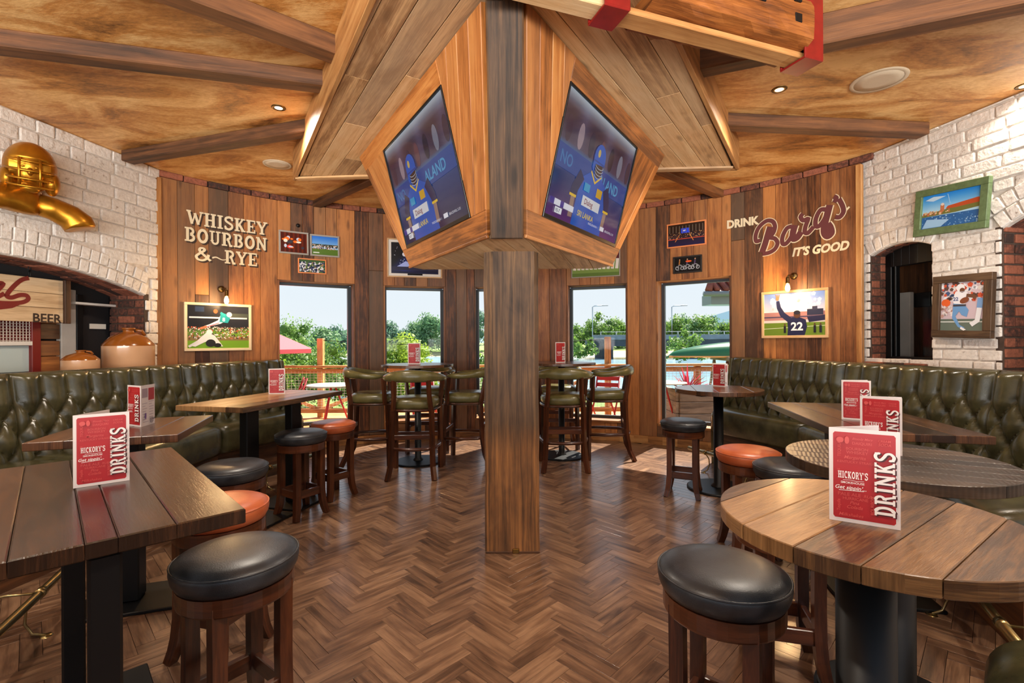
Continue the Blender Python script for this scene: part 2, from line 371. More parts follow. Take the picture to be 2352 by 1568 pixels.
plain('canvas_red', S((208, 76, 84)), 0.7)
plain('canoe_green', S((8, 88, 34)), 0.25, coat=0.3)
plain('roof_tile', S((124, 62, 46)), 0.7, noise=0.25, nscale=4)
plain('gutter', S((112, 120, 126)), 0.45)
plain('outdoor_red', S((176, 38, 44)), 0.5)
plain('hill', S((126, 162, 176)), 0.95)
plain('trunk', S((88, 70, 52)), 0.9)
plain('patio', S((186, 176, 160)), 0.8, noise=0.12, nscale=3)
plain('wire_white', S((226, 222, 214)), 0.5)
printed('print', 0.0, 0.4, 0.1); printed('print_glass', 0.0, 0.3, 0.15); printed('screen', 0.5, 0.08, 0.0)
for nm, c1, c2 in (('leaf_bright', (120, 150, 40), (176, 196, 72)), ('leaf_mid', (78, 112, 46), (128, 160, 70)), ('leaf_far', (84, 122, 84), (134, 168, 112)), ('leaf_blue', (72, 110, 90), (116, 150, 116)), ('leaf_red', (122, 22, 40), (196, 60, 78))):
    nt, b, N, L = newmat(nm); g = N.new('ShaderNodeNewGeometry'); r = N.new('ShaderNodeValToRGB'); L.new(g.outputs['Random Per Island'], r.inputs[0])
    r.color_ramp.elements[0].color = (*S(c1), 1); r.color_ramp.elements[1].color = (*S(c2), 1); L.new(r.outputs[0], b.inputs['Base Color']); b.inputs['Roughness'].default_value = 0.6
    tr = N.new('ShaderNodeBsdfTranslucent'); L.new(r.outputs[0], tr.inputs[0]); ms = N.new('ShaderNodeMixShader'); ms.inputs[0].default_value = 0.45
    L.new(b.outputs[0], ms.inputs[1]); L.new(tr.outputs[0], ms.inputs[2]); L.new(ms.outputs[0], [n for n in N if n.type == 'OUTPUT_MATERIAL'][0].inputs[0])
# window glass: see-through with a sheen that grows at grazing angles
nt, b, N, L = newmat('glass'); o_ = [n for n in N if n.type == 'OUTPUT_MATERIAL'][0]; N.remove(b)
tr = N.new('ShaderNodeBsdfTransparent'); gl = N.new('ShaderNodeBsdfGlossy'); gl.inputs['Roughness'].default_value = 0.02; lw = N.new('ShaderNodeLayerWeight')
ms = N.new('ShaderNodeMixShader'); L.new(mth(N, L, 'MULTIPLY_ADD', mth(N, L, 'POWER', lw.outputs['Facing'], 4.0), 0.12), ms.inputs[0]); ms.inputs[0].links[0].from_node.inputs[2].default_value = 0.003
L.new(tr.outputs[0], ms.inputs[1]); L.new(gl.outputs[0], ms.inputs[2]); L.new(ms.outputs[0], o_.inputs[0])
nt, b, N, L = newmat('water'); b.inputs['Base Color'].default_value = (*S((150, 186, 204)), 1); b.inputs['Roughness'].default_value = 0.12
tc = N.new('ShaderNodeTexCoord'); t = N.new('ShaderNodeTexNoise'); t.inputs['Scale'].default_value = 1.5; bp = N.new('ShaderNodeBump'); bp.inputs['Strength'].default_value = 0.15
L.new(tc.outputs['Object'], t.inputs[0]); L.new(t.outputs[0], bp.inputs['Height']); L.new(bp.outputs[0], b.inputs['Normal'])
# filament bulb
nt, b, N, L = newmat('bulb_glow'); b.inputs['Emission Color'].default_value = (1.0, 0.62, 0.25, 1); b.inputs['Emission Strength'].default_value = 9; b.inputs['Base Color'].default_value = (1, 0.7, 0.4, 1)
nt, b, N, L = newmat('lamp_glow'); b.inputs['Emission Color'].default_value = (1.0, 0.80, 0.52, 1); b.inputs['Emission Strength'].default_value = 2.5
# painted brick (white with chipped dirt) and red brick
for nm, lo, hi, dirt in (('brick_white', (212, 205, 197), (238, 233, 226), (140, 116, 96)), ('brick_red', (84, 48, 36), (150, 88, 64), (54, 38, 32))):
    nt, b, N, L = newmat(nm); g = N.new('ShaderNodeNewGeometry'); oi = N.new('ShaderNodeObjectInfo')
    t = N.new('ShaderNodeTexNoise'); t.inputs['Scale'].default_value = 34; t.inputs['Detail'].default_value = 8; t.inputs['Roughness'].default_value = 0.65; L.new(g.outputs['Position'], t.inputs[0])
    r = N.new('ShaderNodeValToRGB'); el = r.color_ramp.elements; el[0].position = 0.24; el[0].color = (*S(dirt), 1); el[1].position = 0.38; el[1].color = (*S(lo), 1); q = el.new(0.75); q.color = (*S(hi), 1)
    L.new(mth(N, L, 'ADD', t.outputs[0], mth(N, L, 'MULTIPLY', mth(N, L, 'SUBTRACT', oi.outputs['Random'], 0.5), 0.14 if nm == 'brick_white' else 0.5)), r.inputs[0]); L.new(r.outputs[0], b.inputs['Base Color']); b.inputs['Roughness'].default_value = 0.5 if nm == 'brick_white' else 0.85
    t2 = N.new('ShaderNodeTexNoise'); t2.inputs['Scale'].default_value = 42; t2.inputs['Detail'].default_value = 5; L.new(g.outputs['Position'], t2.inputs[0])
    bp = N.new('ShaderNodeBump'); bp.inputs['Strength'].default_value = 0.5; bp.inputs['Distance'].default_value = 0.012; L.new(t2.outputs[0], bp.inputs['Height']); L.new(bp.outputs[0], b.inputs['Normal'])
# ceiling: sponged ochre lacquer over plaster, brush streaks radiating from the post
nt, b, N, L = newmat('ceiling_paint'); g = N.new('ShaderNodeNewGeometry'); mp = N.new('ShaderNodeMapping'); L.new(g.outputs['Position'], mp.inputs[0]); mp.inputs['Scale'].default_value = (0.9, 2.2, 1)
t = N.new('ShaderNodeTexNoise'); t.inputs['Scale'].default_value = 1.6; t.inputs['Detail'].default_value = 7; t.inputs['Roughness'].default_value = 0.62; t.inputs['Distortion'].default_value = 0.9; L.new(mp.outputs[0], t.inputs[0])
t2 = N.new('ShaderNodeTexNoise'); t2.inputs['Scale'].default_value = 26; t2.inputs['Detail'].default_value = 7; t2.inputs['Roughness'].default_value = 0.7; L.new(mp.outputs[0], t2.inputs[0])
mx_ = mth(N, L, 'ADD', mth(N, L, 'MULTIPLY', t.outputs[0], 0.74), mth(N, L, 'MULTIPLY', t2.outputs[0], 0.26))
r = N.new('ShaderNodeValToRGB'); L.new(mx_, r.inputs[0]); el = r.color_ramp.elements
el[0].position = 0.34; el[0].color = (*S((96, 58, 25)), 1); el[1].position = 0.47; el[1].color = (*S((192, 132, 66)), 1); q = el.new(0.60); q.color = (*S((234, 192, 128)), 1)
L.new(r.outputs[0], b.inputs['Base Color']); b.inputs['Roughness'].default_value = 0.42
bp = N.new('ShaderNodeBump'); bp.inputs['Strength'].default_value = 0.35; bp.inputs['Distance'].default_value = 0.02; L.new(mx_, bp.inputs['Height']); L.new(bp.outputs[0], b.inputs['Normal'])
# ================================================================== structure
# ---- floor: herringbone oak, each block its own piece (the 300 that show largest singly, the rest joined)
floor = tag(MB().prism([(-5, -1.2), (5, -1.2), (5, 7.2), (-5, 7.2)], -0.08, -0.006, 0.001).build('floor', 'void'), kind='structure')
BL, BW = 0.288, 0.072
blk = MB().cbox(BL-0.001, BW-0.001, 0.012, 0.0006); blk_me = None
cells = []
c45 = math.sqrt(0.5); OX, OY = 0.024, 0.03
for m in range(-14, 15):
    for k in range(-120, 140):
        for vert in (0, 1):
            if not vert: x, y, an = k*BW+m*BL+BL/2, k*BW-m*BL+BW/2, 0
            else: x, y, an = k*BW+m*BL+BL+BW/2, (k+1)*BW-m*BL-BL/2, math.pi/2
            X, Y = (x-y)*c45+OX, (x+y)*c45+OY
            if Y < -1.1 or Y > 6.85 or abs(X) > 4.2: continue
            if Y > 3.5 and (Vector((X, Y))-WC).length > WR+0.05: continue
            px = 1176+F*X/max(Y, 0.05); py = 784+F*H/max(Y, 0.05)
            vis = Y > 0.5 and 0 < px < 2352 and py < 1568 and not (px < 560 and py < 1320) and not (px > 1650 and py < 1360) and not (px < 400) and not (px > 1950)
            cells.append((-Y if vis else -99, X, Y, an+math.pi/4))
cells.sort(key=lambda c: -c[0])
rest = MB(); fo = blk.build('floor_block', 'floor_oak', floor); bm_ = fo.data
for i, (q, X, Y, an) in enumerate(cells):
    z = -0.006+rnd.uniform(-0.0004, 0.0004)
    if i < 300:
        o = fo if i == 0 else link('floor_block', bm_, floor)
        o.location = (X, Y, z); o.rotation_euler = (0, 0, an)
    else:
        hx, hy = BL/2-0.0007, BW/2-0.0007; M = T(X, Y, 0) @ RZ(an); zt = z+0.006
        vs = [(-hx, -hy, zt-0.001), (hx, -hy, zt-0.001), (hx, hy, zt-0.001), (-hx, hy, zt-0.001), (-hx+.001, -hy+.001, zt), (hx-.001, -hy+.001, zt), (hx-.001, hy-.001, zt), (-hx+.001, hy-.001, zt)]
        fs = [[4, 5, 6, 7], [0, 1, 5, 4], [1, 2, 6, 5], [2, 3, 7, 6], [3, 0, 4, 7]]
        rest.add(vs, fs, [[(vs[j][0], vs[j][1]) for j in f] for f in fs], 0, (1, 1, 1), M)
tag(rest.build('floor_block', 'floor_oak', floor), kind='stuff')

# ---- curved plank wall with five windows
D = math.radians
WIN = [(D(-38.9), D(-26.3)), (D(-21.3), D(-9.9)), (D(-4.4), D(7.6)), (D(13.2), D(24.4)), (D(29.5), D(41.8))]
A0, A1 = D(-55.2), D(59.4)
ZW0, ZW1, ZT, ZC = 0.27, 2.09, 3.045, 3.11
mb = MB()
def arcslab(mb, a0, a1, z0, z1, r0, r1, mat=0):
    n = max(1, int((a1-a0)/D(2.0))+1)
    for i in range(n):
        p, q = a0+(a1-a0)*i/n, a0+(a1-a0)*(i+1)/n
        vs = []
        for z in (z0, z1):
            for r, a in ((r0, p), (r0, q), (r1, q), (r1, p)): v = wall_xy(a, r); vs.append((v.x, v.y, z))
        mb.add(vs, [[3, 2, 1, 0], [4, 5, 6, 7], [0, 1, 5, 4], [1, 2, 6, 5], [2, 3, 7, 6], [3, 0, 4, 7]], None, mat)
edges = [A0]+[e for w in WIN for e in w]+[A1]
for i in range(0, len(edges), 2): arcslab(mb, edges[i], edges[i+1], -0.05, ZC+0.05, WR+0.022, WR+0.27)
for a, b in WIN: arcslab(mb, a, b, -0.05, ZW0-0.003, WR+0.022, WR+0.27); arcslab(mb, a, b, ZW1+0.003, ZC+0.05, WR+0.022, WR+0.27)
wall_back = tag(mb.build('wall_back', 'dark_wall'), kind='structure')
def plank(a, b, z0, z1, parent=wall_back, m='wall_wood', name='plank', dr=0.0):
    mid = (a+b)/2; w = 2*WR*math.sin((b-a)/2)-0.003; p = wall_xy(mid, WR+0.011-dr)
    o = MB().cbox(w, 0.022, z1-z0-0.003, 0.0025).build(name, m, parent, (p.x, p.y, (z0+z1)/2), -mid); return o
def run(a, b, z0, z1):
    t = a
    while t < b-1e-4:
        w = rnd.uniform(0.125, 0.205)/WR
        if b-t-w < 0.09/WR: w = b-t
        dr = rnd.uniform(0, 0.004)
        if z1-z0 > 1.5 and rnd.random() < 0.35:
            zc = rnd.uniform(z0+0.5, z1-0.5); plank(t, t+w, z0, zc, dr=dr); plank(t, t+w, zc, z1, dr=rnd.uniform(0, 0.004))
        else: plank(t, t+w, z0, z1, dr=dr)
        t += w
for i in range(0, len(edges), 2): run(edges[i], edges[i+1], 0.10, ZT)
for a, b in WIN: run(a, b, ZW1, ZT); run(a, b, 0.10, ZW0)
# dark brick course between planks and ceiling
bk = MB().cbox(0.215, 0.06, 0.062, 0.006).build('brick', 'brick_red', wall_back); t = A0; first = True
while t < A1-0.02:
    w = rnd.uniform(0.19, 0.24)/WR; p = wall_xy(t+w/2, WR+0.02-rnd.uniform(0, 0.012))
    o = bk if first else link('brick', bk.data, wall_back); first = False
    o.location = (p.x, p.y, 3.078); o.rotation_euler = (0, 0, -(t+w/2)); o.scale = ((w*WR-0.012)/0.215, 1, 1); t += w
mb = MB(); t = A0
base = tag(link('baseboard_back', None), kind='structure')
while t < A1-1e-3:
    w = min(1.1/WR, A1-t); m_ = MB()
    for i in range(6):
        p, q = t+w*i/6, t+w*(i+1)/6; vs = []
        for z in (0.0, 0.1):
            for r, a in ((WR-0.012, p), (WR-0.012, q), (WR+0.022, q), (WR+0.022, p)): v = wall_xy(a, r); vs.append((v.x, v.y, z))
        fs = [[4, 5, 6, 7], [0, 1, 5, 4], [1, 2, 6, 5], [2, 3, 7, 6], [3, 0, 4, 7]]
        m_.add(vs, fs, [[((t+w*i/6)*WR+(0.18 if j in (1, 2, 5, 6) else 0), vs[j][2]) for j in f] for f in fs])
    m_.build('board', 'fascia_wood', base); t += w
def radial(a, r, z): p = wall_xy(a, r); return T(p.x, p.y, z) @ RZ(-a)
for i, (a, b) in enumerate(WIN):
    w = tag(link('window_%d' % (i+1), None), kind='structure'); r = WR+0.20
    MB().cbox(0.022, 0.22, ZW1-ZW0, 0.002, radial(a+0.011/WR, WR+0.11, (ZW0+ZW1)/2)).build('jamb', 'wall_wood', w)
    MB().cbox(0.022, 0.22, ZW1-ZW0, 0.002, radial(b-0.011/WR, WR+0.11, (ZW0+ZW1)/2)).build('jamb', 'wall_wood', w)
    mid = (a+b)/2; ch = 2*WR*math.sin((b-a)/2)
    MB().cbox(ch+0.06, 0.2, 0.03, 0.002, radial(mid, WR+0.12, ZW1+0.008)).build('head_board', 'wall_wood', w)
    MB().cbox(ch-0.02, 0.25, 0.03, 0.003, radial(mid, WR+0.10, ZW0-0.015)).build('sill', 'fascia_wood', w)
    M = radial(mid, r, 0); f = MB(); cw = ch+0.02
    for s in (-1, 1): f.cbox(0.045, 0.05, ZW1-ZW0-0.03, 0.003, M @ T(s*(cw/2-0.03), 0, (ZW0+ZW1)/2))
    for z in (ZW0+0.02, ZW1-0.02): f.cbox(cw-0.06, 0.05, 0.04, 0.003, M @ T(0, 0, z))
    f.build('window_frame', 'window_metal', w)
    MB().cbox(cw-0.1, 0.008, ZW1-ZW0-0.06, 0.001, M @ T(0, 0, (ZW0+ZW1)/2)).build('pane', 'glass', w)
for k, a in enumerate((A0, A1)):
    p = wall_xy(a, WR-0.012); tag(MB().cbox(0.05, 0.05, ZT-0.02, 0.004).build('trim_%d' % (k+1), 'fascia_wood', None, (p.x, p.y, (ZT-0.02)/2), -a), kind='structure')

# ---- painted brick side walls
class Side:
    def __init__(s, P0, d, left):
        s.P = Vector(P0); s.d = Vector(d).normalized(); s.n = Vector((-s.d.y, s.d.x)) if left else Vector((s.d.y, -s.d.x)); s.left = left
    def pt(s, a, z, t=0.0): p = s.P+s.d*a+s.n*t; return Vector((p.x, p.y, z))
    def M(s, a, z, t=0.0, rot=0.0):
        u = s.d if s.left else -s.d; p = s.pt(a, z, t)
        m = Matrix(((u.x, s.n.x, 0, p.x), (u.y, s.n.y, 0, p.y), (0, 0, 1, p.z), (0, 0, 0, 1)))
        return m @ Matrix.Rotation(rot, 4, 'Y')
LW = Side((-3.60, 4.95), (-0.14, -0.99), True); RW = Side((3.42, 4.75), (0.201, -0.98), False)
class Arch:
    def __init__(s, s0, s1, spring, rise, ring, bottom):
        s.c = (s0+s1)/2; s.h = (s1-s0)/2; s.s0, s.s1, s.sp, s.ring, s.b = s0, s1, spring, ring, bottom
        s.R = (s.h**2+rise**2)/(2*rise); s.zc = spring+rise-s.R; s.th = math.asin(s.h/s.R)
    def top(s, a):
        q = s.R**2-(a-s.c)**2; return s.zc+math.sqrt(max(q, 0))
    def excl(s, z):
        """interval of s taken out of the running brick courses at height z"""
        if z < s.b: return None
        if z < s.sp: return (s.s0, s.s1)
        q = (s.R+s.ring)**2-(z-s.zc)**2
        if q <= 0: return None
        w = min(math.sqrt(q), s.h+0.06); return (s.c-w, s.c+w)
def side_wall(name, S_, arches, course, depth, smax, blen):
    base = MB(); n = 120; LEN = 6.1
    cuts = sorted(set([LEN*i/n for i in range(n+1)]+[v for A in arches for v in (A.s0, A.s1)]))
    for a, b in zip(cuts, cuts[1:]):
        m = (a+b)/2; A = next((k for k in arches if k.s0 < m < k.s1), None)
        segs = [((-0.05, -0.05), (3.16, 3.16))] if A is None else [((-0.05, -0.05), (A.b, A.b)), ((A.top(a), A.top(b)), (3.16, 3.16))]
        for (z0, z0b), (z1, z1b) in segs:
            vs = [S_.pt(a, z0, -0.012), S_.pt(b, z0b, -0.012), S_.pt(b, z1b, -0.012), S_.pt(a, z1, -0.012), S_.pt(a, z0, -depth), S_.pt(b, z0b, -depth), S_.pt(b, z1b, -depth), S_.pt(a, z1, -depth)]
            fs = [[0, 1, 2, 3], [7, 6, 5, 4], [4, 5, 1, 0], [3, 2, 6, 7], [0, 3, 7, 4], [1, 5, 6, 2]]
            base.add(vs, fs)
    w = tag(base.build(name, 'mortar_white'), kind='structure')
    proto = []
    for k in range(7):
        q = random.Random(k+11); m = MB().cbox(1, 1, 1, 0.06)
        m.v = [(x*(1+q.uniform(-.03, .03)), y*(1+q.uniform(-.05, .05)), z*(1+q.uniform(-.05, .05))) for x, y, z in m.v]
        me = m.build('brick', 'brick_white'); proto.append(me.data); bpy.data.objects.remove(me)
    red = []
    for me in proto[:4]: r_ = me.copy(); r_.materials.clear(); r_.materials.append(MAT['brick_red']); red.append(r_)
    def put(pool, M, sx, sy, sz):
        o = link('brick', rnd.choice(pool), w); o.matrix_local = M @ Matrix.Diagonal((sx, sy, sz, 1))
    z = 0.98; row = 0
    while z < ZC-0.02:
        ch = min(course*rnd.uniform(0.94, 1.06), ZC-z); mid = z+ch/2
        ex = [e_ for e_ in (A.excl(mid) for A in arches) if e_]
        a = 0.0-(0.0 if row % 2 else 0.12)
        while a < smax:
            l = rnd.choice(blen)*rnd.uniform(0.92, 1.08); lo, hi = max(a, 0.0), a+l; a += l
            parts = [(lo, hi)]
            for e0, e1 in ex: parts = [p for (x, y) in parts for p in ((x, min(y, e0)), (max(x, e1), y)) if p[1]-p[0] > 0.035]
            for x, y in parts:
                if y-x > 0.035: put(proto, S_.M((x+y)/2, mid, -0.022+rnd.uniform(-0.004, 0.005), rnd.uniform(-0.012, 0.012)), y-x-0.012, 0.05, ch-0.013)
        z += ch; row += 1
    for A in arches:
        nr = 2 if A.ring > 0.15 else 1; rh = A.ring/nr
        for k in range(nr):
            rr = A.R+rh*(k+0.5); m = max(5, int(round(2*A.th*rr/0.085)))
            for i in range(m):
                th = -A.th+2*A.th*(i+0.5+(0.3 if k else 0))/m
                if abs(th) > A.th+0.02 or A.c+rr*math.sin(th) > smax+0.2: continue
                sg = 1 if S_.left else -1
                put(proto, S_.M(A.c+rr*math.sin(th), A.zc+rr*math.cos(th), -0.02+rnd.uniform(-0.004, 0.008), sg*th), 2*A.th*rr/m-0.012, 0.055, rh-0.012)
        # bare red brick on the far jamb and under the arch
        dj = A.dj; z = A.b; row = 0
        MB().cbox(0.05, dj-0.014, A.sp-A.b+0.02, 0.001, S_.M(A.s0-0.0225, (A.sp+A.b)/2+0.01, -dj/2-0.004)).build('jamb_mortar', 'mortar_dark', w)
        while z < A.sp+0.02:
            ch = 0.078; t = 0.0 if row % 2 else -0.07; ts = [0.0]
            while ts[-1] < dj: ts.append(min(dj, ts[-1]+rnd.choice((0.1, 0.19)) if len(ts) > 1 or row % 2 else 0.1))
            for t0, t1 in zip(ts, ts[1:]):
                if t1-t0 > 0.03: put(red, S_.M(A.s0-0.026+rnd.uniform(0, 0.008), z+ch/2, -(t0+t1)/2-0.012), 0.07, t1-t0-0.011, ch-0.012)
            z += ch; row += 1
        rows = 4; m = max(6, int(2*A.th*A.R/0.16))
        for k in range(rows):
            for i in range(m):
                th = -A.th+2*A.th*(i+0.5)/m
                if A.c+A.R*math.sin(th) > smax+0.2: continue
                put(red, S_.M(A.c+(A.R+0.03)*math.sin(th), A.zc+(A.R+0.03)*math.cos(th), -0.06-(k+0.5)*(dj-0.05)/rows, (1 if S_.left else -1)*th), 2*A.th*A.R/m-0.008, (dj-0.05)/rows-0.008, 0.06+rnd.uniform(-.01, .012))
    return w
AL = Arch(0.17, 2.63, 1.80, 0.20, 0.23, 1.06); AL.dj = 0.39
AR1 = Arch(0.11, 0.67, 2.13, 0.07, 0.13, 1.12); AR1.dj = 0.20
AR2 = Arch(1.17, 2.07, 2.15, 0.13, 0.23, 0.95); AR2.dj = 0.33
wall_left = side_wall('wall_left', LW, [AL], 0.112, 0.05, 1.62, (0.13, 0.25, 0.25, 0.24))
wall_right = side_wall('wall_right', RW, [AR1, AR2], 0.093, 0.05, 1.62, (0.14, 0.25, 0.26, 0.23))
# second floor side of the right wall: brick sill under the small window
for i in range(3):
    MB().cbox(0.18, 0.24, 0.06, 0.006, RW.M(0.17+0.19*i, 1.09, -0.08)).build('sill_brick', 'brick_red', wall_right)

# what fills the openings in the brick walls
w6 = tag(link('window_6', None), kind='structure'); f = MB(); t0 = -0.20
f.cbox(0.06, 0.07, 1.0, 0.004, RW.M(0.15, 1.63, t0)); f.cbox(0.02, 0.05, 0.86, 0.004, RW.M(0.215, 1.6, t0+0.01)); f.cbox(0.05, 0.07, 1.05, 0.004, RW.M(0.655, 1.63, t0)); f.cbox(0.56, 0.07, 0.04, 0.003, RW.M(0.39, 1.15, t0))
for i in range(7):
    a = 0.13+0.52*i/7; b = a+0.52/7; zt = max(AR1.top((a+b)/2), 2.13); f.cbox(b-a+0.002, 0.07, zt-2.02, 0.002, RW.M((a+b)/2, (zt+2.02)/2, t0))
f.build('window_frame', 'black_metal', w6)
MB().cbox(0.5, 0.006, 0.95, 0.001, RW.M(0.4, 1.6, t0-0.01)).build('pane', 'glass', w6)
b_ = MB(); b_.cbox(1.7, 0.03, 2.4, 0.003, RW.M(0.5, 1.3, -0.95)); b_.cbox(0.03, 0.72, 2.4, 0.003, RW.M(-0.3, 1.3, -0.59)); b_.cbox(0.03, 0.72, 2.4, 0.003, RW.M(1.3, 1.3, -0.59)); b_.cbox(1.7, 0.72, 0.03, 0.003, RW.M(0.5, 2.45, -0.59)); b_.cbox(1.7, 0.72, 0.03, 0.003, RW.M(0.5, 0.2, -0.59)); b_.build('brown_reflection_wall', 'beam_wood', w6)  # closed box behind the pane; its brown wood stands in for a reflection
MB().cbox(0.17, 0.05, 1.0, 0.004, RW.M(-0.02, 1.3, -0.55)).build('pale_panel', 'plaster_grey', w6)
MB().cbox(0.40, 0.06, 0.14, 0.004, RW.M(0.0, 1.72, -0.62)).build('dark_panel', 'black_metal', w6)
al = MB(); al.cbox(1.6, 0.03, 2.6, 0.003, RW.M(1.6, 1.2, -0.5)); al.cbox(0.03, 0.46, 2.6, 0.003, RW.M(2.2, 1.2, -0.27)); al.build('niche_back', 'brick_red', wall_right)
w7 = tag(link('window_7', None), kind='structure'); tb = -0.43
MB().cbox(3.4, 0.03, 2.4, 0.002, LW.M(1.4, 1.1, tb-0.06)).build('back_panel', 'dark_wall', w7)
MB().cbox(0.13, 0.06, 0.86, 0.004, LW.M(0.565, 1.40, tb)).build('plaster_pier', 'plaster_grey', w7)
f = MB(); f.cbox(0.06, 0.05, 0.75, 0.003, LW.M(0.46, 1.42, tb)); f.cbox(0.04, 0.05, 0.75, 0.003, LW.M(0.12, 1.42, tb)); f.cbox(0.4, 0.05, 0.05, 0.003, LW.M(0.29, 1.08, tb)); f.build('window_frame', 'black_metal', w7)
MB().cbox(0.30, 0.008, 0.60, 0.001, LW.M(0.28, 1.40, tb-0.01)).build('pane', 'glass', w7)
MB().cbox(0.16, 0.01, 0.05, 0.001, LW.M(0.24, 1.50, tb-0.035)).build('painted_reflection', 'lamp_white', w7)  # pale strip behind the pane, stands in for a reflection in the glass
MB().cbox(0.52, 0.12, 0.022, 0.003, LW.M(0.31, 1.705, tb+0.05)).build('shelf', 'white_paint', w7)
for i, z in enumerate((1.15, 1.29, 1.44, 1.58)): MB().cbox(0.16, 0.05, 0.135, 0.004, LW.M(0.72, z, tb)).build('board', 'wall_wood', w7)
dr = tag(link('door_1', None), kind='structure')
f = MB()
for s_ in (0.84, 1.30): f.cbox(0.07, 0.06, 1.0, 0.004, LW.M(s_, 1.36, tb+0.01))
f.build('door_frame', 'red_paint', dr)
MB().cbox(0.40, 0.05, 0.035, 0.003, LW.M(1.07, 1.335, tb+0.015)).build('rail', 'white_paint', dr)
MB().cbox(0.40, 0.012, 0.22, 0.001, LW.M(1.07, 1.205, tb+0.0)).build('frosted_pane', 'frosted', dr)
g = MB()
for i in range(17): g.cbox(0.006, 0.006, 0.46, 0.001, LW.M(0.88+0.0238*i, 1.58, tb+0.02))
for i in range(19): g.cbox(0.40, 0.006, 0.006, 0.001, LW.M(1.07, 1.36+0.0238*i, tb+0.024))
tag(g.build('grille', 'mesh_metal', dr), kind='stuff')
MB().cbox(0.4, 0.01, 0.5, 0.001, LW.M(1.07, 1.58, tb-0.02)).build('inner_panel', 'red_paint', dr)
# side / top closing of the left niche
al = MB(); al.cbox(0.03, 0.45, 1.5, 0.002, LW.M(0.09, 1.6, -0.27)); al.cbox(0.03, 0.45, 1.5, 0.002, LW.M(2.72, 1.6, -0.27)); al.build('niche_side', 'brick_red', wall_left)

# ---- ceiling, radial beams
cp = [(-4.9, -1.2), (4.9, -1.2), (4.5, 2.4)]+[tuple(wall_xy(D(a), WR+0.27)) for a in range(84, -90, -6)]+[(-4.9, 2.4)]
ceiling = tag(MB().prism(cp, ZC, ZC+0.12, 0.001).build('ceiling', 'ceiling_paint'), kind='structure')
def beam(p0, p1, w, d, m='beam_wood', ext=(0.12, 0.0)):
    A = on_z(*p0, ZC-d); B = on_z(*p1, ZC-d); u = (B-A).normalized(); A = A-u*ext[0]; B = B+u*ext[1]; L_ = (B-A).length
    M = frame_M(((A+B)/2+Vector((0, 0, d/2))), u, Vector((-u.y, u.x, 0)))
    MB().cbox(L_, w, d, 0.008, M).build('beam', m, ceiling)
beam((293, 374), (704, 309), 0.12, 0.10, ext=(0.0, 0.25)); beam((0, 117), (738, 205), 0.13, 0.10, ext=(0.9, 0.25)); beam((406, 5), (763, 134), 0.13, 0.11, ext=(2.2, 0.25))
beam((733, 474), (860, 416), 0.11, 0.08, ext=(0.15, 0.4)); beam((1648, 452), (1518, 398), 0.11, 0.08, ext=(0.15, 0.4)); beam((2121, 314), (1656, 294), 0.12, 0.10, ext=(0.0, 0.25))
beam((2352, 20), (1598, 172), 0.12, 0.17, ext=(1.2, 0.2))

# ---- planked soffit (two wings meeting at the screen housing)
ZS = 2.86
soff = MB().prism([(0.0, 1.12), (2.00, 4.30), (1.2, 4.33), (-1.2, 4.47), (-2.02, 4.52)], ZS+0.022, ZC-0.002, 0.001).build('soffit', 'void', ceiling)
def strips(poly, origin, u, width, parent, m, z0, z1, name='plank', joint=1.0, wmin=0.9, wmax=1.1, gap=0.004, flipM=None):
    u = Vector(u).normalized(); v = Vector((-u.y, u.x)); o = Vector(origin)
    lo = min(Vector(p).dot(v) for p in poly)-o.dot(v); hi = max(Vector(p).dot(v) for p in poly)-o.dot(v); t = lo
    while t < hi-0.004:
        w = width*rnd.uniform(wmin, wmax)
        if hi-t-w < width*0.35: w = hi-t
        p = clip(clip([tuple(q) for q in poly], v, o.dot(v)+t+w-gap/2), -v, -(o.dot(v)+t+gap/2))
        if len(p) > 2:
            us = [Vector(q).dot(u) for q in p]; cuts = [min(us)]
            while joint and cuts[-1]+joint*0.6 < max(us): cuts.append(cuts[-1]+joint*rnd.uniform(0.5, 1.4))
            cuts = [c for c in cuts if c < max(us)-0.25] or [min(us)]
            cuts.append(max(us)+1)
            for c0, c1 in zip(cuts, cuts[1:]):
                q = clip(clip(p, u, c1-gap/2), -u, -c0)
                if len(q) > 2:
                    q = [a for i, a in enumerate(q) if (Vector(a)-Vector(q[i-1])).length > 0.002]
                    if len(q) > 2: MB().prism(q, z0, z1, 0.002, u, flipM, bot=True).build(name, m, parent)
        t += w
strips([(0.0, 1.12), (0.0, 4.40), (-1.94, 4.44)], (0, 0), (-0.53, 0.848), 0.15, soff, 'soffit_wood', ZS, ZS+0.02, joint=1.6)
strips([(0.0, 1.12), (1.93, 4.24), (0.0, 4.40)], (0, 0), (0.55, 0.835), 0.15, soff, 'soffit_wood', ZS, ZS+0.02, joint=1.6)
def board(p, q, z0, z1, th, parent, m, name='fascia', c=0.003):
    p = Vector((p[0], p[1], (z0+z1)/2)); q = Vector((q[0], q[1], (z0+z1)/2)); u = (q-p).normalized()
    return MB().cbox((q-p).length, th, z1-z0, c, frame_M((p+q)/2, u, Vector((-u.y, u.x, 0)))).build(name, m, parent)
board((0.0, 1.12), (-2.03, 4.53), ZS-0.012, ZC, 0.03, soff, 'fascia_wood'); board((0.0, 1.12), (2.02, 4.31), ZS-0.012, ZC, 0.03, soff, 'fascia_wood')
board((-2.03, 4.53), (-1.15, 4.48), ZS-0.012, ZC, 0.03, soff, 'fascia_wood'); board((2.02, 4.31), (1.15, 4.36), ZS-0.012, ZC, 0.03, soff, 'fascia_wood'); board((-1.15, 4.48), (1.15, 4.36), ZS-0.012, ZC, 0.03, soff, 'fascia_wood')
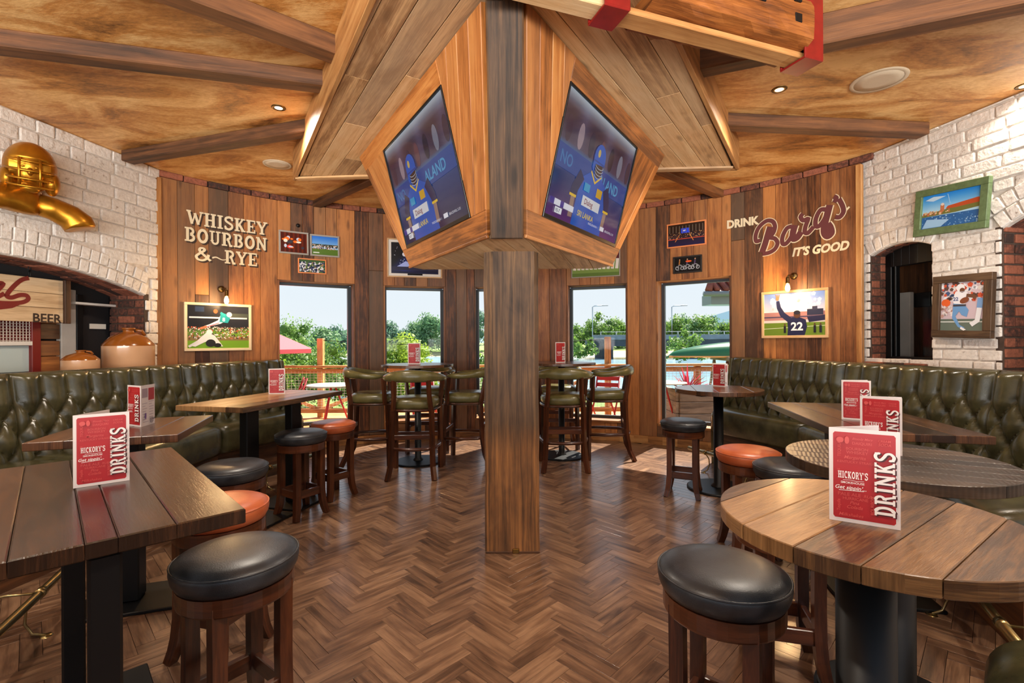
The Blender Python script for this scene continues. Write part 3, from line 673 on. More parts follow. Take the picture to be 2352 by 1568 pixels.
MB().cbox(0.86, 0.07, 0.018, 0.003, T(-1.56, 4.46, ZS-0.009) @ RZ(-0.06)).build('end_trim', 'soffit_wood', soff); MB().cbox(0.80, 0.07, 0.018, 0.003, T(1.55, 4.29, ZS-0.009) @ RZ(-0.055)).build('end_trim', 'soffit_wood', soff)

# ---- recessed lamps and ceiling speakers
def downlight(x, y, label, power=125, shown=True):
    t = thing('downlight', label, 'ceiling light', (x, y, ZC-0.001), 0, 'recessed downlights')
    MB().lathe([(0.030, -0.004), (0.046, -0.005), (0.052, 0.0), (0.045, 0.01), (0.030, 0.006)], 20).build('trim_ring', 'old_brass', t)
    MB().lathe([(0, -0.002), (0.029, -0.003), (0.03, 0.004)], 16).build('lens', 'lamp_glow', t)
    l = bpy.data.lights.new('downlight_beam', 'SPOT'); l.energy = power*LAMP; l.color = (1.0, 0.88, 0.74); l.spot_size = D(150); l.spot_blend = 0.7; l.shadow_soft_size = 0.06
    lo = link('downlight_beam', l, t, (0, 0, -0.02))
    return t
p = on_z(640, 247, ZC); downlight(p.x, p.y, 'round downlight glowing in the ochre ceiling left of the screen housing')
p = on_z(1790, 205, ZC); downlight(p.x, p.y, 'round brass downlight beside the large ceiling speaker on the right')
p = on_z(2353, 197, ZC); downlight(p.x, p.y, 'round downlight cut by the right edge of the picture', 45)
for x, y, l in ((-2.6, 1.7, 'added unseen downlight over the near left table, above the picture'), (2.4, 0.9, 'added unseen downlight over the near right tables, above the picture'), (-1.2, 0.3, 'added unseen downlight in the ceiling left of the viewer'), (1.2, 0.2, 'added unseen downlight in the ceiling right of the viewer'), (-2.6, 5.0, 'downlight over the left booth, behind the soffit')):
    if y < 3: downlight(x, y, l, 115)  # lamps out of view, added to brighten the room
def speaker(px, py, r, label):
    p = on_z(px, py, ZC); t = thing('ceiling_speaker', label, 'speaker', (p.x, p.y, ZC-0.001), 0, 'ceiling speakers')
    MB().lathe([(r*0.86, -0.006), (r, -0.008), (r*1.02, 0), (r*0.8, 0.004)], 32).build('rim', 'speaker_white', t)
    MB().lathe([(0, -0.009), (r*0.5, -0.008), (r*0.87, -0.005), (r*0.87, 0.003)], 32).build('grille', 'speaker_white', t)
speaker(637, 377, 0.13, 'round ochre ceiling speaker above the WHISKEY lettering'); speaker(2018, 184, 0.165, 'large round pale speaker in the ceiling by the right brick wall')

added_light_block = tag(link('added_light_block', None), kind='structure')     # low wall added behind the viewer to keep the rear fill off the floor
MB().cbox(8.8, 0.12, 1.02, 0.005, T(0, -1.28, 0.51)).build('panel', 'wall_wood', added_light_block); MB().cbox(8.8, 0.24, 0.04, 0.005, T(0, -1.28, 1.04)).build('sill', 'fascia_wood', added_light_block)
# ================================================================== post, screen housing, hanging beam
def hewn(mb, sx, sy, sz, c, amp, seg=14, seed=1):
    """timber with wandering, chipped faces"""
    q = random.Random(seed); prof = []
    h = [(-1, -1), (1, -1), (1, 1), (-1, 1)]; ring = []
    for i in range(4):
        a, b = h[i], h[(i+1) % 4]; d = (b[0]-a[0], b[1]-a[1])
        for t in (c/sx*2, 0.35, 0.65, 1-c/sx): ring.append(((a[0]+d[0]*t)*sx/2, (a[1]+d[1]*t)*sy/2, 0 if t in (0.35, 0.65) else 1))
    n = len(ring); vs = []; off = [q.uniform(0, 9) for _ in ring]
    for k in range(seg+1):
        z = -sz/2+sz*k/seg
        for i, (x, y, e_) in enumerate(ring):
            w = amp*(math.sin(z*5.1+off[i])+0.6*math.sin(z*13+off[i]*3)+q.uniform(-.7, .7))*(1.5 if e_ else 0.6); l = math.hypot(x, y); vs.append((x-x/l*(abs(w)), y-y/l*(abs(w)), z))
    fs = []; uvs = []
    for k in range(seg):
        for i in range(n):
            j = (i+1) % n; f = [k*n+i, k*n+j, (k+1)*n+j, (k+1)*n+i]; fs.append(f); uvs.append([(vs[t][2], (i if t % n == i else i+1)*sx/4) for t in f])
    fs.append(list(range(n))[::-1]); fs.append([seg*n+i for i in range(n)]); uvs += [[(vs[t][0]*.3, vs[t][1]) for t in f] for f in fs[-2:]]
    mb.add(vs, fs, uvs, 0, (1, 1, 1), None, False); return mb
post = thing('timber_post', 'thick weathered timber post standing in the middle of the floor', 'post', (-0.003, 3.21, 0))
hewn(MB(), 0.352, 0.352, 1.93, 0.03, 0.003, 26, 3).build('post_shaft', 'post_shaft_wood', post, (0, 0, 0.965))
MB().cbox(0.34, 0.008, 0.012, 0.002, T(0, -0.174, 0.006)).build('base_strip', 'beam_wood', post)
MB().cbox(0.04, 0.012, 0.03, 0.003, T(0.02, -0.178, 0.016)).build('base_clip', 'nail_brass', post)
house = thing('screen_housing', 'flared timber housing around the post holding two angled screens', 'screen housing', (0, 3.2, 1.914))
HM = Matrix.Translation((0, -3.2, -1.914)); ZB = 1.914
bot = {'AL': (-.11, 2.635), 'AR': (.06, 2.635), 'FL': (-.11-.524*1.22, 2.635+.852*1.22), 'FR': (.06+.55*1.24, 2.635+.835*1.24)}
top = {'AL': (-.11, 2.18), 'AR': (.05, 2.18), 'FL': (-.11-.524*2.13, 2.18+.852*2.13), 'FR': (.05+.55*2.16, 2.18+.835*2.16)}
fl, fr_ = bot['FL'], bot['FR']; tl, tr_ = top['FL'], top['FR']
core = MB(); E_ = 0.02
lo = [(bot['AL'][0], bot['AL'][1]+.05), (bot['AR'][0], bot['AR'][1]+.05), (fr_[0]-.04, fr_[1]), (0.62, 3.76), (-0.66, 3.76), (fl[0]+.04, fl[1])]
hi = [(top['AL'][0], top['AL'][1]+.05), (top['AR'][0], top['AR'][1]+.05), (tr_[0]-.04, tr_[1]), (1.05, 4.27), (-1.05, 4.30), (tl[0]+.04, tl[1])]
vs = [(x, y, ZB+.02) for x, y in lo]+[(x, y, ZS) for x, y in hi]
core.add(vs, [[5, 4, 3, 2, 1, 0], list(range(6, 12))]+[[i, (i+1) % 6, 6+(i+1) % 6, 6+i] for i in range(6)], None, 0, (1, 1, 1), HM); core.build('core', 'beam_wood', house)
FACES = {}
for side in ('L', 'R'):
    A = Vector((*bot['A'+side], ZB)); B = Vector((*bot['F'+side], ZB)); At = Vector((*top['A'+side], ZS)); Bt = Vector((*top['F'+side], ZS))
    u = (B-A).normalized(); M = frame_M(A, u, At-A)
    loc = lambda p: (M.inverted() @ p); out = 1 if (M.to_3x3() @ Vector((0, 0, 1))).y < 0 else -1
    poly = [(loc(p).x, loc(p).y) for p in (A, B, Bt, At)]; FACES[side] = (M, out)
    u0, u1, v0, v1 = (0.13, 1.185, 0.125, 0.845) if side == 'L' else (0.115, 1.195, 0.125, 0.85)
    zz = (0.0, 0.03) if out > 0 else (-0.03, 0.0)
    pk = lambda p, uu, n='plank', m='housing_wood': len(p) > 2 and MB().prism(p, zz[0], zz[1], 0.003, uu, HM @ M, bot=True).build(n, m, house)
    pk(clip(poly, Vector((0, 1)), v0), (1, 0))                                   # sill board
    up = clip(poly, Vector((0, -1)), -v0)
    pk(clip(clip(up, Vector((0, -1)), -v1), Vector((-1, 0)), -u0), (1, 0))       # head board
    outer = clip(clip(up, Vector((-1, 0)), -u1), Vector((0, 1)), v1)
    e = Vector((loc(Bt).x-loc(B).x, loc(Bt).y-loc(B).y)).normalized(); nrm = Vector((e.y, -e.x)); dB = Vector((loc(B).x, loc(B).y)).dot(nrm)
    pk(clip(outer, nrm, dB-0.075), e); pk(clip(outer, -nrm, -(dB-0.072)), e)
    inner = clip(up, Vector((1, 0)), u0-0.003); e2 = Vector((loc(At).x, loc(At).y)).normalized(); n2 = Vector((-e2.y, e2.x))
    n2 = n2 if n2.x < 0 else -n2; span = max(-Vector(p).dot(n2) for p in inner); k = 4
    for i in range(k):
        pk(clip(clip(inner, -n2, span*(i+1)/k-0.002), n2, -span*i/k), e2)
    MB().cbox(1.24 if side == 'L' else 1.26, 0.02, 0.02, 0.004, HM @ M @ T(0.62, -0.008, (zz[0]+zz[1])/2+out*0.008)).build('edge_bead', 'housing_wood', house)
    # upstand behind the frame
M = frame_M((-0.025, 2.615, ZB-0.02), (1, 0, 0), Vector((0, -0.455, 0.946)))
MB().prism([(-0.088, 0), (0.088, 0), (0.084, 1.06), (-0.084, 1.06)], -0.02, 0.045, 0.008, (0, 1), HM @ M, bot=True).build('corner_post', 'post_wood', house)
strips([bot['AL'], bot['AR'], fr_, (0.66, 3.78), (-0.69, 3.78), fl], (0, 0), (0.25, 1), 0.13, house, 'soffit_wood', ZB-0.018, ZB, name='underside_plank', joint=0, flipM=HM)

# hanging beam, red straps
hb = thing('hanging_beam', 'old bolted timber on a pale board hung by red steel straps under the ceiling', 'beam', (0.95, 2.28, 2.76)); HB = Matrix.Translation((-0.95, -2.28, -2.76))
P0 = on_z(1432, 26, 2.76); P1 = on_z(1838, 132, 2.76); u = (P1-P0).normalized(); v = Vector((-u.y, u.x, 0))
BM = HB @ frame_M(P0, u, v); Lb = (P1-P0).length
MB().cbox(Lb+0.15, 0.10, 0.03, 0.004, BM @ T(Lb/2+0.03, 0.05, 0.015)).build('base_board', 'fascia_wood', hb)
MB().cbox(0.55, 0.10, 0.098, 0.004, BM @ T(-0.33, 0.05, 0.05)).build('end_board', 'soffit_wood', hb)
ti = hewn(MB(), 0.26, 0.22, Lb-0.11, 0.02, 0.006, 16, 5); ti.v = [(z, x, y) for x, y, z in ti.v]
ti.v = [tuple(BM @ (Vector(p)+Vector((Lb/2+0.06, 0.05, 0.03+0.11)))) for p in ti.v]; ti.build('timber', 'timber_wood', hb)
for (a, b) in ((0.28, 0.20), (0.68, 0.15), (0.90, 0.20), (0.90, 0.10)): MB().cbox(0.044, 0.02, 0.044, 0.003, BM @ T(a*Lb, -0.072, 0.03+b)).build('bolt_plate', 'black_metal', hb)
for s_, hgt in ((-0.05, 0.112), (Lb+0.055, 0.36)):
    m_ = MB(); m_.cbox(0.125, 0.012, hgt, 0.003, BM @ T(s_, -0.03, hgt/2-0.012)); m_.cbox(0.125, 0.012, hgt, 0.003, BM @ T(s_, 0.11, hgt/2-0.012)); m_.cbox(0.012, 0.14, hgt, 0.003, BM @ T(s_+0.062, 0.04, hgt/2-0.012)); m_.cbox(0.125, 0.15, 0.012, 0.003, BM @ T(s_, 0.04, -0.012))
    m_.build('strap', 'red_steel', hb)

# ================================================================== seating
def stool_proto(name, mat):
    t = thing(name, 'x', 'stool')
    MB().lathe([(0, 0.650), (0.10, 0.650), (0.155, 0.644), (0.178, 0.634), (0.189, 0.620), (0.190, 0.605), (0.186, 0.585), (0.176, 0.566), (0.160, 0.558), (0, 0.556)], 40).build('seat', mat, t)
    MB().tube([(0.1875*math.cos(a), 0.1875*math.sin(a), 0.624) for a in [2*math.pi*i/40 for i in range(40)]], 0.0035, 6, closed=True).build('piping', mat, t)
    ap = MB(); ap.lathe([(0.150, 0.505), (0.172, 0.505), (0.174, 0.51), (0.174, 0.56), (0.150, 0.56)], 40, close=True, smooth=False); ap.build('seat_rail', 'mahogany', t)
    for k in range(4):
        a = k*math.pi/2; lg = MB(); pts = []
        for z, r in ((0.535, 0.146), (0.30, 0.144), (0.18, 0.146), (0.10, 0.154), (0.05, 0.166), (0.0, 0.184)): pts.append((r*math.cos(a), r*math.sin(a), z))
        lg.tube(pts, [0.030]*4+[0.028, 0.026], 4, smooth=False, up=(math.cos(a+math.pi/4), math.sin(a+math.pi/4), 0)); lg.build('leg', 'mahogany', t)
    for k in range(4):
        a, b = k*math.pi/2, (k+1)*math.pi/2; p = Vector((0.145*math.cos(a), 0.145*math.sin(a), 0.185)); q = Vector((0.145*math.cos(b), 0.145*math.sin(b), 0.185)); uu = (q-p).normalized()
        MB().cbox((q-p).length-0.03, 0.022, 0.058, 0.003, frame_M((p+q)/2, uu, Vector((-uu.y, uu.x, 0)))).build('stretcher', 'mahogany', t)
    return t
SP = {'k': stool_proto('bar_stool', 'black_leather'), 't': stool_proto('bar_stool', 'tan_leather')}; used = set()
def stool(kind, x, y, rz, label):
    s = SP[kind] if kind not in used else copy_tree(SP[kind]); used.add(kind)
    s.location = (x, y, 0); s.rotation_euler = (0, 0, D(rz)); tag(s, label, 'stool', 'round upholstered bar stools')
stool('k', 1.48, 4.19, 20, 'black leather stool by the small round table at the right window')
stool('t', 1.49, 3.06, 40, 'orange tan leather stool between the pedestal table and the plank table on the right')
stool('k', 1.55, 2.70, 20, 'black leather stool partly under the dark oval-looking round table on the right')
stool('t', 1.10, 1.98, 30, 'tan stool almost hidden under the big pale round table')
stool('k', 0.64, 1.48, 8, 'large black leather stool in the right foreground beside the pale round table')
stool('k', -1.64, 3.75, 12, 'black leather stool in front of the long left plank table')
stool('t', -1.56, 4.20, 12, 'tan leather stool at the far end of the long left plank table')
stool('k', -1.60, 2.75, 25, 'black leather stool beside the small square table on the left')
stool('t', -1.27, 2.10, 30, 'tan leather stool half hidden by the corner of the nearest left table')
stool('k', -0.92, 1.61, 8, 'large black leather stool in the left foreground')

def bar_chair():
    t = thing('bar_chair', 'x', 'bar chair')
    # seat cushion: rounded trapezoid with domed top
    n = 36; prof = [(0.0, 0.785), (0.5, 0.784), (0.82, 0.776), (0.95, 0.760), (1.0, 0.735), (0.995, 0.70), (0.96, 0.672), (0.0, 0.670)]
    vs = []; fs = []
    for i in range(n):
        a = 2*math.pi*i/n; c_, s_ = math.cos(a), math.sin(a); k = 1/(abs(c_)**3.2+abs(s_)**3.2)**(1/3.2)
        for r, z in prof: y = k*s_*0.225*r; vs.append((k*c_*0.235*r*(1+0.22*y/0.45), y, z))
    K = len(prof)
    for i in range(n):
        for j in range(K-1):
            i2 = (i+1) % n; q = [i*K+j, i2*K+j, i2*K+j+1, i*K+j+1]
            if j == 0: q = [i*K, i2*K+1, i*K+1]
            if j == K-2: q = [i*K+j, i2*K+j, i*K+j+1]
            fs.append(q)
    m = MB(); m.add(vs, fs, None, 0, (1, 1, 1), None, True); m.build('seat', 'chair_leather', t)
    m = MB(); m.tube([(0.232*math.cos(a)*1/(abs(math.cos(a))**3.2+abs(math.sin(a))**3.2)**(1/3.2)*(1+0.22*0.225*math.sin(a)/0.45), 0.222*math.sin(a)/(abs(math.cos(a))**3.2+abs(math.sin(a))**3.2)**(1/3.2), 0.662) for a in [2*math.pi*i/32 for i in range(32)]], 0.014, 6, closed=True); m.build('seat_frame', 'mahogany', t)
    for s_ in (-1, 1):
        MB().tube([(s_*0.235, 0.205, 0.0), (s_*0.233, 0.20, 0.3), (s_*0.232, 0.19, 0.66)], 0.028, 4, smooth=False, up=(1, 1, 0)).build('leg', 'mahogany', t)
        MB().tube([(s_*0.225, -0.30, 0.0), (s_*0.205, -0.245, 0.12), (s_*0.195, -0.215, 0.30), (s_*0.19, -0.20, 0.66)], 0.028, 4, smooth=False, up=(1, 1, 0)).build('leg', 'mahogany', t)
        MB().tube([(s_*0.232, 0.16, 0.66), (s_*0.25, 0.155, 0.80), (s_*0.262, 0.15, 0.945)], 0.024, 4, smooth=False, up=(1, 1, 0)).build('arm_post', 'mahogany', t)
        MB().tube([(s_*0.185, -0.20, 0.66), (s_*0.17, -0.225, 0.80), (s_*0.165, -0.25, 0.96)], 0.024, 4, smooth=False, up=(1, 1, 0)).build('back_post', 'mahogany', t)
    # wrap-around padded rail
    path = []; rad = []
    for i in range(29):
        f = i/28; a = math.pi*(1.5-0.98*(1-2*f)*-1) if False else D(-90)+D(122)*(2*f-1)
        x, y = 0.285*math.cos(a), 0.285*math.sin(a)
        back = max(0, -math.sin(a)); path.append((x, y*1.0+0.0, 0.965+0.035*back)); e_ = min(1, min(f, 1-f)*9+0.35)
        rad.append(((0.026+0.030*back**1.5)*e_+0.004, 0.030*e_+0.004))
    MB().tube(path, rad, 12, up=(0, 0, 1)).build('back_rail', 'chair_leather', t)
    nail = MB()
    for i in range(3, 26):
        x, y, z = path[i]; l = math.hypot(x, y); hz = rad[i][0]; nail.ball((x*(1+0.024/l), y*(1+0.024/l), z+hz*0.35), 0.0045, 6, 4)
    tag(nail.build('nail_row', 'nail_brass', t), kind='stuff')
    MB().cbox(0.44, 0.022, 0.045, 0.003, T(0, 0.2, 0.36)).build('stretcher', 'mahogany', t); MB().cbox(0.38, 0.022, 0.045, 0.003, T(0, -0.205, 0.40)).build('stretcher', 'mahogany', t)
    MB().tube([(0.235*math.cos(a)*1.02, 0.225*math.sin(a)*1.05, 0.29) for a in [D(180+20*i) for i in range(10)]], (0.0), 4) if False else None
    MB().tube([(-0.235, 0.19, 0.29), (-0.245, 0.0, 0.29), (-0.215, -0.16, 0.29), (-0.15, -0.235, 0.29), (0, -0.262, 0.29), (0.15, -0.235, 0.29), (0.215, -0.16, 0.29), (0.245, 0.0, 0.29), (0.235, 0.19, 0.29)], (0.017), 8).build('foot_ring', 'mahogany', t)
    return t
CP = bar_chair(); cfirst = [True]
def chair(x, y, rz, label):
    c = CP if cfirst[0] else copy_tree(CP); cfirst[0] = False
    c.location = (x, y, 0); c.rotation_euler = (0, 0, D(rz)); tag(c, label, 'bar chair', 'olive leather bar chairs with wrap-around arms')
TLx, TLy, TRx, TRy = -1.05, 5.37, 0.57, 5.60
chair(-0.99, 4.92, 3, 'olive bar chair with its back to the viewer at the left high table')
chair(-1.56, 5.40, -82, 'olive bar chair on the left side of the left high table')
chair(-0.52, 5.42, 84, 'olive bar chair between the left high table and the timber post')
chair(-1.02, 5.97, 180, 'olive bar chair behind the left high table, against the window')
chair(0.545, 5.16, -2, 'olive bar chair with its back to the viewer at the right high table')
chair(1.08, 5.58, 82, 'olive bar chair on the right side of the right high table')
chair(0.57, 6.14, 178, 'olive bar chair behind the right high table, against the window')

# ================================================================== tables
def disc_base(t, r, h=0.018): MB().lathe([(0, h+0.004), (r*0.3, h+0.004), (r-0.01, h), (r, h-0.006), (r, 0), (0, 0)], 40, smooth=False).build('base', 'black_metal', t)
def column(t, r, z1): MB().lathe([(0, 0.015), (r*1.6, 0.015), (r*1.5, 0.03), (r, 0.05), (r, z1), (0, z1)], 24).build('column', 'black_metal', t)
def circle(r, n=56): return [(r*math.cos(2*math.pi*i/n), r*math.sin(2*math.pi*i/n)) for i in range(n)]
def high_table(x, y, label):
    t = thing('high_table', label, 'table', (x, y, 0), 0, 'tall round pedestal tables')
    disc_base(t, 0.255); column(t, 0.035, 1.045)
    MB().cbox(0.4, 0.05, 0.02, 0.003, T(0, 0, 1.045)).build('spider', 'black_metal', t); MB().cbox(0.05, 0.4, 0.02, 0.003, T(0, 0, 1.045)).build('spider', 'black_metal', t)
    strips(circle(0.395), (0, 0), (1, 0.15), 0.115, t, 'table_dark', 1.056, 1.085, joint=0, gap=0.0015, name='top_plank')
high_table(TLx, TLy, 'tall round pedestal table left of the post with four olive chairs'); high_table(TRx, TRy, 'tall round pedestal table right of the post')
def round_table(x, y, r, ang, m, label, col=0.055, base=0.28, pw=0.12):
    t = thing('round_table', label, 'table', (x, y, 0), 0); disc_base(t, base); column(t, col, 0.855)
    MB().cbox(r*1.3, 0.07, 0.025, 0.003, T(0, 0, 0.852) @ RZ(D(ang+40))).build('spider', 'black_metal', t); MB().cbox(0.07, r*1.3, 0.025, 0.003, T(0, 0, 0.852) @ RZ(D(ang+40))).build('spider', 'black_metal', t)
    strips(circle(r), (0, 0), (math.cos(D(ang)), math.sin(D(ang))), pw, t, m, 0.862, 0.90, joint=0, gap=0.002, name='top_plank')
round_table(1.85, 4.34, 0.37, 75, 'table_dark', 'small round pedestal table by the right window booth end', 0.042, 0.27, 0.15)
round_table(0.86, 1.18, 0.325, 35, 'table_oak', 'pale oak round table in the right foreground', 0.062, 0.24, 0.118)
round_table(1.38, 1.75, 0.342, -28, 'table_black', 'dark rough-sawn round table behind the pale one', 0.062, 0.25, 0.085)
def plank_table(N_, Rr, Lf, n, legs, label, m='table_dark', ws=None):
    """N_ near corner, Rr corner at the end of one edge, Lf corner at the end of the other; planks run along N_->Rr"""
    N_, Rr, Lf = Vector(N_), Vector(Rr), Vector(Lf); a = Rr-N_; b = Lf-N_; c = N_+(a+b)/2; t = thing('plank_table', label, 'table', (c.x, c.y, 0), 0)
    ua = a.normalized(); ub = Vector((-ua.y, ua.x)); ub = ub if ub.dot(b) > 0 else -ub; la, lb = a.length, abs(b.dot(ub)); ws = ws or [lb/n]*n; lb = sum(ws); n = len(ws)
    for i in range(n):
        q0 = -lb/2+sum(ws[:i]); q1 = q0+ws[i]
        pts = []
        for (x_, y_) in ((-la/2, q0), (la/2, q0), (la/2, q1), (-la/2, q1)): pts.append(tuple(ua*x_+ub*(y_+(0.0006 if y_ == q0 else -0.0006))))
        MB().prism(pts, 0.862, 0.90, 0.003, ua, bot=True).build('top_plank', m, t)
    for (fa, fb, wa, wb) in legs:
        p = ua*(fa*la/2)+ub*(fb*lb/2); an = math.atan2(ua.y, ua.x)
        MB().cbox(wa, wb, 0.83, 0.006, T(p.x, p.y, 0.435) @ RZ(an)).build('column', 'black_metal', t)
        MB().cbox(min(0.62, la*0.5) if len(legs) == 1 else 0.42, min(0.46, lb*0.8), 0.018, 0.004, T(p.x, p.y, 0.009) @ RZ(an)).build('base', 'black_metal', t)
    MB().cbox(la*0.8, 0.06, 0.018, 0.003, T(0, 0, 0.853) @ RZ(math.atan2(ua.y, ua.x))).build('bearer', 'black_metal', t); MB().cbox(0.06, lb*0.8, 0.018, 0.003, T(0, 0, 0.853) @ RZ(math.atan2(ua.y, ua.x))).build('bearer', 'black_metal', t)
    return t
plank_table((-0.70, 1.26), (-1.42, 2.01), (-1.20, 0.76), 6, [(-0.86, -0.22, 0.05, 0.062), (0.7, -0.13, 0.05, 0.062)], 'big dark plank table in the left foreground', ws=[.149, .109, .056, .116, .14, .14])
plank_table((-1.58, 2.28), (-1.79, 2.89), (-2.13, 2.10), 4, [(0.0, 0.0, 0.10, 0.08)], 'small square plank table against the left booth')
plank_table((-1.79, 3.21), (-1.51, 4.30), (-2.335, 3.35), 4, [(-0.42, -0.1, 0.12, 0.07), (0.42, -0.1, 0.12, 0.07)], 'long plank table on two black columns by the left window', 'table_oak')
plank_table((1.53, 2.26), (1.78, 3.37), (2.13, 2.13), 4, [(-0.3, 0.0, 0.10, 0.08), (0.5, 0.0, 0.10, 0.08)], 'rectangular plank table pointing towards the right booth')

# ================================================================== booths
def lerp(a, b, t): return a+(b-a)*t
def booth(name, label, back, front, left):
    """back / front: matching lists of plan points; one upholstered section between successive points"""
    back = [Vector(p) for p in back]; front = [Vector(p) for p in front]
    t = thing(name, label, 'booth', (front[0].x, front[0].y, 0)); O = Matrix.Translation((-front[0].x, -front[0].y, 0))
    btn = MB()
    for B0, B1, F0, F1 in zip(back, back[1:], front, front[1:]):
        L_ = (B1-B0).length; nu = max(24, int(L_/0.0125)); u = (B1-B0).normalized(); nr = Vector((u.y, -u.x)); nr = nr if nr.dot(F0-B0) > 0 else -nr
        P = L_/max(2, round(L_/0.155)); V1, RH = 0.165, 0.125; HT = 0.58; ZTOP = 1.14
        vs = []; nv = 46
        def hgt(uu, v):
            if v < V1: h = abs(math.sin(math.pi*uu/P))**0.8; k0 = uu/P; d = math.hypot((k0-round(k0))*P, v-V1)
            else:
                w = v-V1; a = uu/P-w/(2*RH); b = uu/P+w/(2*RH); h = (abs(math.sin(math.pi*a))*abs(math.sin(math.pi*b)))**0.42
                r_ = round(w/RH); k0 = uu/P-(0.5 if r_ % 2 else 0); d = math.hypot((k0-round(k0))*P, w-r_*RH)
            return 0.050*h-0.012*math.exp(-(d/0.016)**2)
        for j in range(nv+1):
            v = HT*j/nv
            for i in range(nu+1):
                uu = L_*i/nu; ed = min(1, min(i, nu-i)/nu*L_/0.05); rise = math.sqrt(max(0, 1-(1-min(1, v/0.045))**2))
                off = 0.10*v/HT+(hgt(uu, v)*0.95+0.02)*rise*(0.25+0.75*math.sqrt(ed))-0.02
                p = B0+u*uu+nr*off; vs.append((p.x, p.y, ZTOP-v))
        fs = []
        W_ = nu+1
        for j in range(nv):
            for i in range(nu): fs.append([j*W_+i, j*W_+i+1, (j+1)*W_+i+1, (j+1)*W_+i])
        b0 = len(vs)
        for i in range(W_): p = B0+u*(L_*i/nu)-nr*0.10; vs.append((p.x, p.y, ZTOP)); vs.append((p.x, p.y, 0.56))
        for i in range(nu): fs.append([i, b0+2*i, b0+2*i+2, i+1]); fs.append([b0+2*i, b0+2*i+1, b0+2*i+3, b0+2*i+2])
        fs.append([b0]+[j*W_ for j in range(nv+1)]+[b0+1]); fs.append([b0+2*nu]+[j*W_+nu for j in range(nv+1)]+[b0+2*nu+1])
        if u.cross(nr) > 0 if hasattr(u, 'cross') and False else (u.x*nr.y-u.y*nr.x) < 0: fs = [f[::-1] for f in fs]
        m = MB(); m.add(vs, fs, None, 0, (1, 1, 1), O, True); m.build('back_cushion', 'olive_leather', t)
        for r_ in range(3):
            k = 0
            while True:
                uu = (k+(0.5 if r_ % 2 else 0))*P
                if uu > L_-0.02: break
                if uu > 0.02: p = B0+u*uu+nr*(0.10*(V1+RH*r_)/HT-0.008); btn.ball((p.x, p.y, ZTOP-V1-RH*r_), 0.010, 8, 5, O)
                k += 1
        # seat cushion
        prof = [(-0.05, 0.585), (0.2, 0.60), (0.6, 0.606), (0.85, 0.600), (0.94, 0.588), (0.985, 0.565), (1.0, 0.53), (1.0, 0.45), (0.985, 0.37), (0.96, 0.345), (0.5, 0.34), (-0.05, 0.34)]
        ns = 24; vs = []; K = len(prof)
        for i in range(ns+1):
            f = i/ns; e_ = min(f, 1-f)*L_; sh = 1-0.06*max(0, 1-e_/0.04)**2; B = lerp(B0, B1, 0.004+0.992*f); Fp = lerp(F0, F1, 0.004+0.992*f)
            for q, z in prof: p = lerp(B, Fp, q*(sh if q > 0.5 else 1)); vs.append((p.x, p.y, z-(0.022*max(0, 1-e_/0.04)**2 if z > 0.5 else 0)))
        fs = []
        for i in range(ns):
            for j in range(K-1): fs.append([i*K+j, (i+1)*K+j, (i+1)*K+j+1, i*K+j+1])
        fs.append(list(range(K))); fs.append([ns*K+j for j in range(K)][::-1])
        m = MB(); m.add(vs, fs, None, 0, (1, 1, 1), O, True); m.build('seat_cushion', 'olive_leather', t)
        pl = [tuple(lerp(B0, F0, -0.05)), tuple(lerp(B1, F1, -0.05)), tuple(lerp(B1, F1, 0.84)), tuple(lerp(B0, F0, 0.84))]
        MB().prism(pl, 0.0, 0.34, 0.002, u, O).build('plinth', 'beam_wood', t)
    tag(btn.build('buttons', 'olive_leather', t), kind='stuff')
    # upholstered end panel
    d = (back[0]-back[1]).normalized(); a, b = back[0]-((front[0]-back[0]).normalized()*0.1), front[0]
    w_ = (b-a).normalized(); M = O @ frame_M((a.x, a.y, 0), (w_.x, w_.y, 0), (0, 0, 1)); L2 = (b-a).length
    MB().prism([(0, 0.0), (L2*0.9, 0.0), (L2*0.92, 0.5), (L2*0.62, 0.60), (L2*0.38, 0.80), (L2*0.27, 1.13), (0, 1.14)], -0.02, 0.02, 0.008, (0, 1), M, bot=True).build('end_panel', 'olive_leather', t)
    return t
LB = [(-2.60, 5.40), (-2.98, 4.35), (-3.22, 3.10), (-3.42, 1.75), (-3.5, 0.6)]; LF = [(-2.20, 5.12), (-2.56, 4.30), (-2.56, 3.05), (-2.72, 1.75), (-2.8, 0.6)]
RB = [(2.52, 5.50), (2.80, 4.05), (2.93, 2.92), (2.86, 1.95)]; RF = [(2.12, 5.20), (2.47, 4.25), (2.38, 2.92), (1.98, 2.02)]
boothL = booth('banquette', 'deep buttoned olive leather banquette along the left wall', LB, LF, True)
boothR = booth('banquette', 'deep buttoned olive leather banquette along the right wall', RB, RF, False)
# rounded upholstered end of the near right bench
be = thing('bench_end', 'rounded olive leather bench end at the bottom right corner', 'bench', (1.60, 1.43, 0), D(-46))
MB().lathe([(0, 0.13), (0.12, 0.13), (0.142, 0.115), (0.15, 0.09), (0.15, -0.30), (0, -0.30)], 32, frame_M((0, 0.0, 0.235), (1, 0, 0), (0, 0, 1)) @ Matrix.Rotation(math.pi, 4, 'X')).build('roll', 'olive_leather', be)
pp = MB()
pp.tube([(0.142*math.cos(a), -0.12, 0.235+0.142*math.sin(a)) for a in [2*math.pi*i/32 for i in range(32)]], 0.006, 6, closed=True); pp.build('piping', 'olive_leather', be)
MB().cbox(0.24, 0.36, 0.14, 0.01, T(0, 0.12, 0.07)).build('plinth', 'beam_wood', be)
